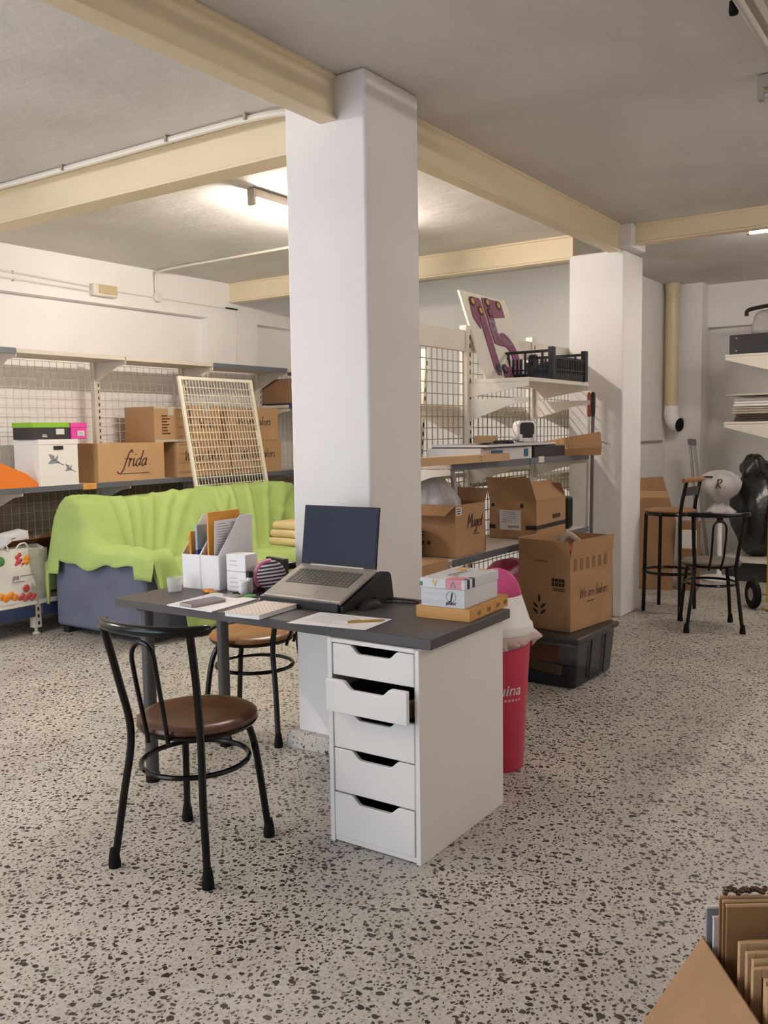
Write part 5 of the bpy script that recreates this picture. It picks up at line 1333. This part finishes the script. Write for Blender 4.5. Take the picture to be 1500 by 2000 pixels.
# ------------------------------------------------------------------ carton of boards in the bottom right corner
YB = R(34.8)
bx, by = Vector((math.cos(YB), math.sin(YB), 0)), Vector((-math.sin(YB), math.cos(YB), 0))
corner = Vector((-.493, 1.923, 0)); cw, cd, chg = .42, .50, .28
cen = corner+bx*cw/2-by*cd/2
fb = carton('cardboard_box', 'open carton full of upright boards with one flap hanging out, nearest the camera', cw, cd, chg, tuple(cen), YB, 'card', (('x-', 145, .225), ('y+', 158, .06)), True)
def board(name, label, yoff, x0, x1, h, t, m, edge, grp='boards standing in the nearest carton', frame=False, cat='board'):
    o = thing(name, label, cat, tuple(corner+bx*x0-by*yoff+Vector((0, 0, .0055))), YB, grp)
    w = x1-x0
    if frame:
        b = B(); f = .018
        b.box(0, -t, 0, f, 0, h); b.box(w-f, -t, 0, w, 0, h); b.box(f, -t, 0, w-f, 0, f); b.box(f, -t, h-f, w-f, 0, h); b.done('frame', edge, o, bevel=.0015)
        B().box(f, -t*.7, f, w-f, -t*.3, h-f).done('panel', m, o)
    else:
        B().box(0, -t, 0, w, 0, h).done('panel', m, o, bevel=.001)
        b = B(); b.box(-.0005, -t-.0005, h-.004, w, .0005, h+.0008); b.done('cut_edge', edge, o)
    return o
board('picture_board', 'grey backing board at the rear left of the nearest carton', .012, .004, .20, .352, .006, 'inkgrey', 'label')
board('picture_board', 'pale slim board next to the grey one at the rear of the nearest carton', .030, .012, .22, .338, .006, 'label', 'label')
board('picture_board', 'tallest brown board at the very rear of the nearest carton', .046, .018, .40, .392, .005, 'mdf', 'mdfedge')
board('picture_board', 'second tall brown board, just in front of the rearmost one', .058, .021, .40, .389, .005, 'mdf', 'mdfedge')
board('picture_board', 'third tall brown board carrying the beaded necklace on its face', .070, .024, .40, .386, .005, 'mdf', 'mdfedge')
labs = ['first small framed board in front of the tall brown boards', 'second small framed board counting from the tall brown boards', 'third small framed board counting from the tall brown boards', 'fourth small framed board counting from the tall brown boards', 'fifth small framed board counting from the tall brown boards', 'sixth small framed board counting from the tall brown boards', 'seventh small framed board, nearest to the camera in the carton']
for k, (yo, x0, h) in enumerate(((.125, .027, .339), (.150, .032, .333), (.170, .036, .329), (.188, .028, .323), (.225, .036, .323), (.248, .030, .322), (.285, .034, .317))):
    board('framed_picture', labs[k], yo, x0, .40, h, .011, 'mdf', 'mdfedge', 'small framed boards in the nearest carton', True, 'picture')
def necklace(label, pts, r, sd):
    o = thing('bead_necklace', label, 'necklace', tuple(pts[0]), YB, None)
    rnd = random.Random(sd); b = B(); p0 = Vector(pts[0])
    inv = Matrix.Rotation(-YB, 3, 'Z')
    for p in pts:
        q = inv @ (Vector(p)-p0)
        b.at(q).lathe([(0, -r), (r*.7, -r*.7), (r, 0), (r*.7, r*.7), (0, r)], 8)
    b.done('bead', 'metalbead', o)
    return o
base_ = corner-by*.050+Vector((0, 0, .4045))
necklace('dark bead string draped over the top edge of the tallest brown board', [base_+bx*(.030+.0065*k)+by*(.004*math.sin(k))+Vector((0, 0, .002+.007*abs(math.sin(k*.8)))) for k in range(14)], .0066, 2)
base_ = corner-by*.083+Vector((0, 0, .33))
necklace('dark bead necklace hanging on the face of the third tall board', [base_+bx*(.135+.02*math.sin(k*.7)+.004*k)-by*(.004+.006*(k % 3))+Vector((0, 0, .03-.006*k+.012*math.cos(k*1.3))) for k in range(22)], .008, 5)

# ------------------------------------------------------------------ daylight opening, world, camera
ld = bpy.data.lights.new('daylight', 'AREA'); ld.shape = 'RECTANGLE'; ld.size = 3.0; ld.size_y = 2.3; ld.energy = 80; ld.color = (.72, .84, 1.)
lo = bpy.data.objects.new('daylight_through_entrance', ld); C.objects.link(lo); lo.location = (-3.8, NY-.15, 1.3); lo.rotation_euler = (R(90), 0, 0)
w = bpy.data.worlds.new('world'); bpy.context.scene.world = w; w.use_nodes = True
w.node_tree.nodes['Background'].inputs[0].default_value = (.8, .88, 1, 1); w.node_tree.nodes['Background'].inputs[1].default_value = .6

cam = bpy.data.cameras.new('camera'); co = bpy.data.objects.new('camera', cam); C.objects.link(co)
YAW, PITCH, ROLL, FPX, CH = 0.59780, 0.08826, 0.014587, 1762.486, 1.38007
f = Vector((-math.sin(YAW)*math.cos(PITCH), math.cos(YAW)*math.cos(PITCH), -math.sin(PITCH)))
r = f.cross(Vector((0, 0, 1))).normalized(); d = f.cross(r)
c_, s_ = math.cos(ROLL), math.sin(ROLL)
r2 = r*c_+d*s_; d2 = d*c_-r*s_
co.matrix_world = Matrix(((r2.x, -d2.x, -f.x, 0), (r2.y, -d2.y, -f.y, 0), (r2.z, -d2.z, -f.z, CH), (0, 0, 0, 1)))
cam.sensor_fit = 'VERTICAL'; cam.sensor_height = 24; cam.lens = 24*FPX/2000; cam.clip_start = .02
sc = bpy.context.scene; sc.camera = co
sc.view_settings.view_transform = 'Standard'; sc.view_settings.look = 'None'; sc.view_settings.gamma = 1; sc.view_settings.exposure = .55
try: sc.view_settings.use_curve_mapping = False
except Exception: pass
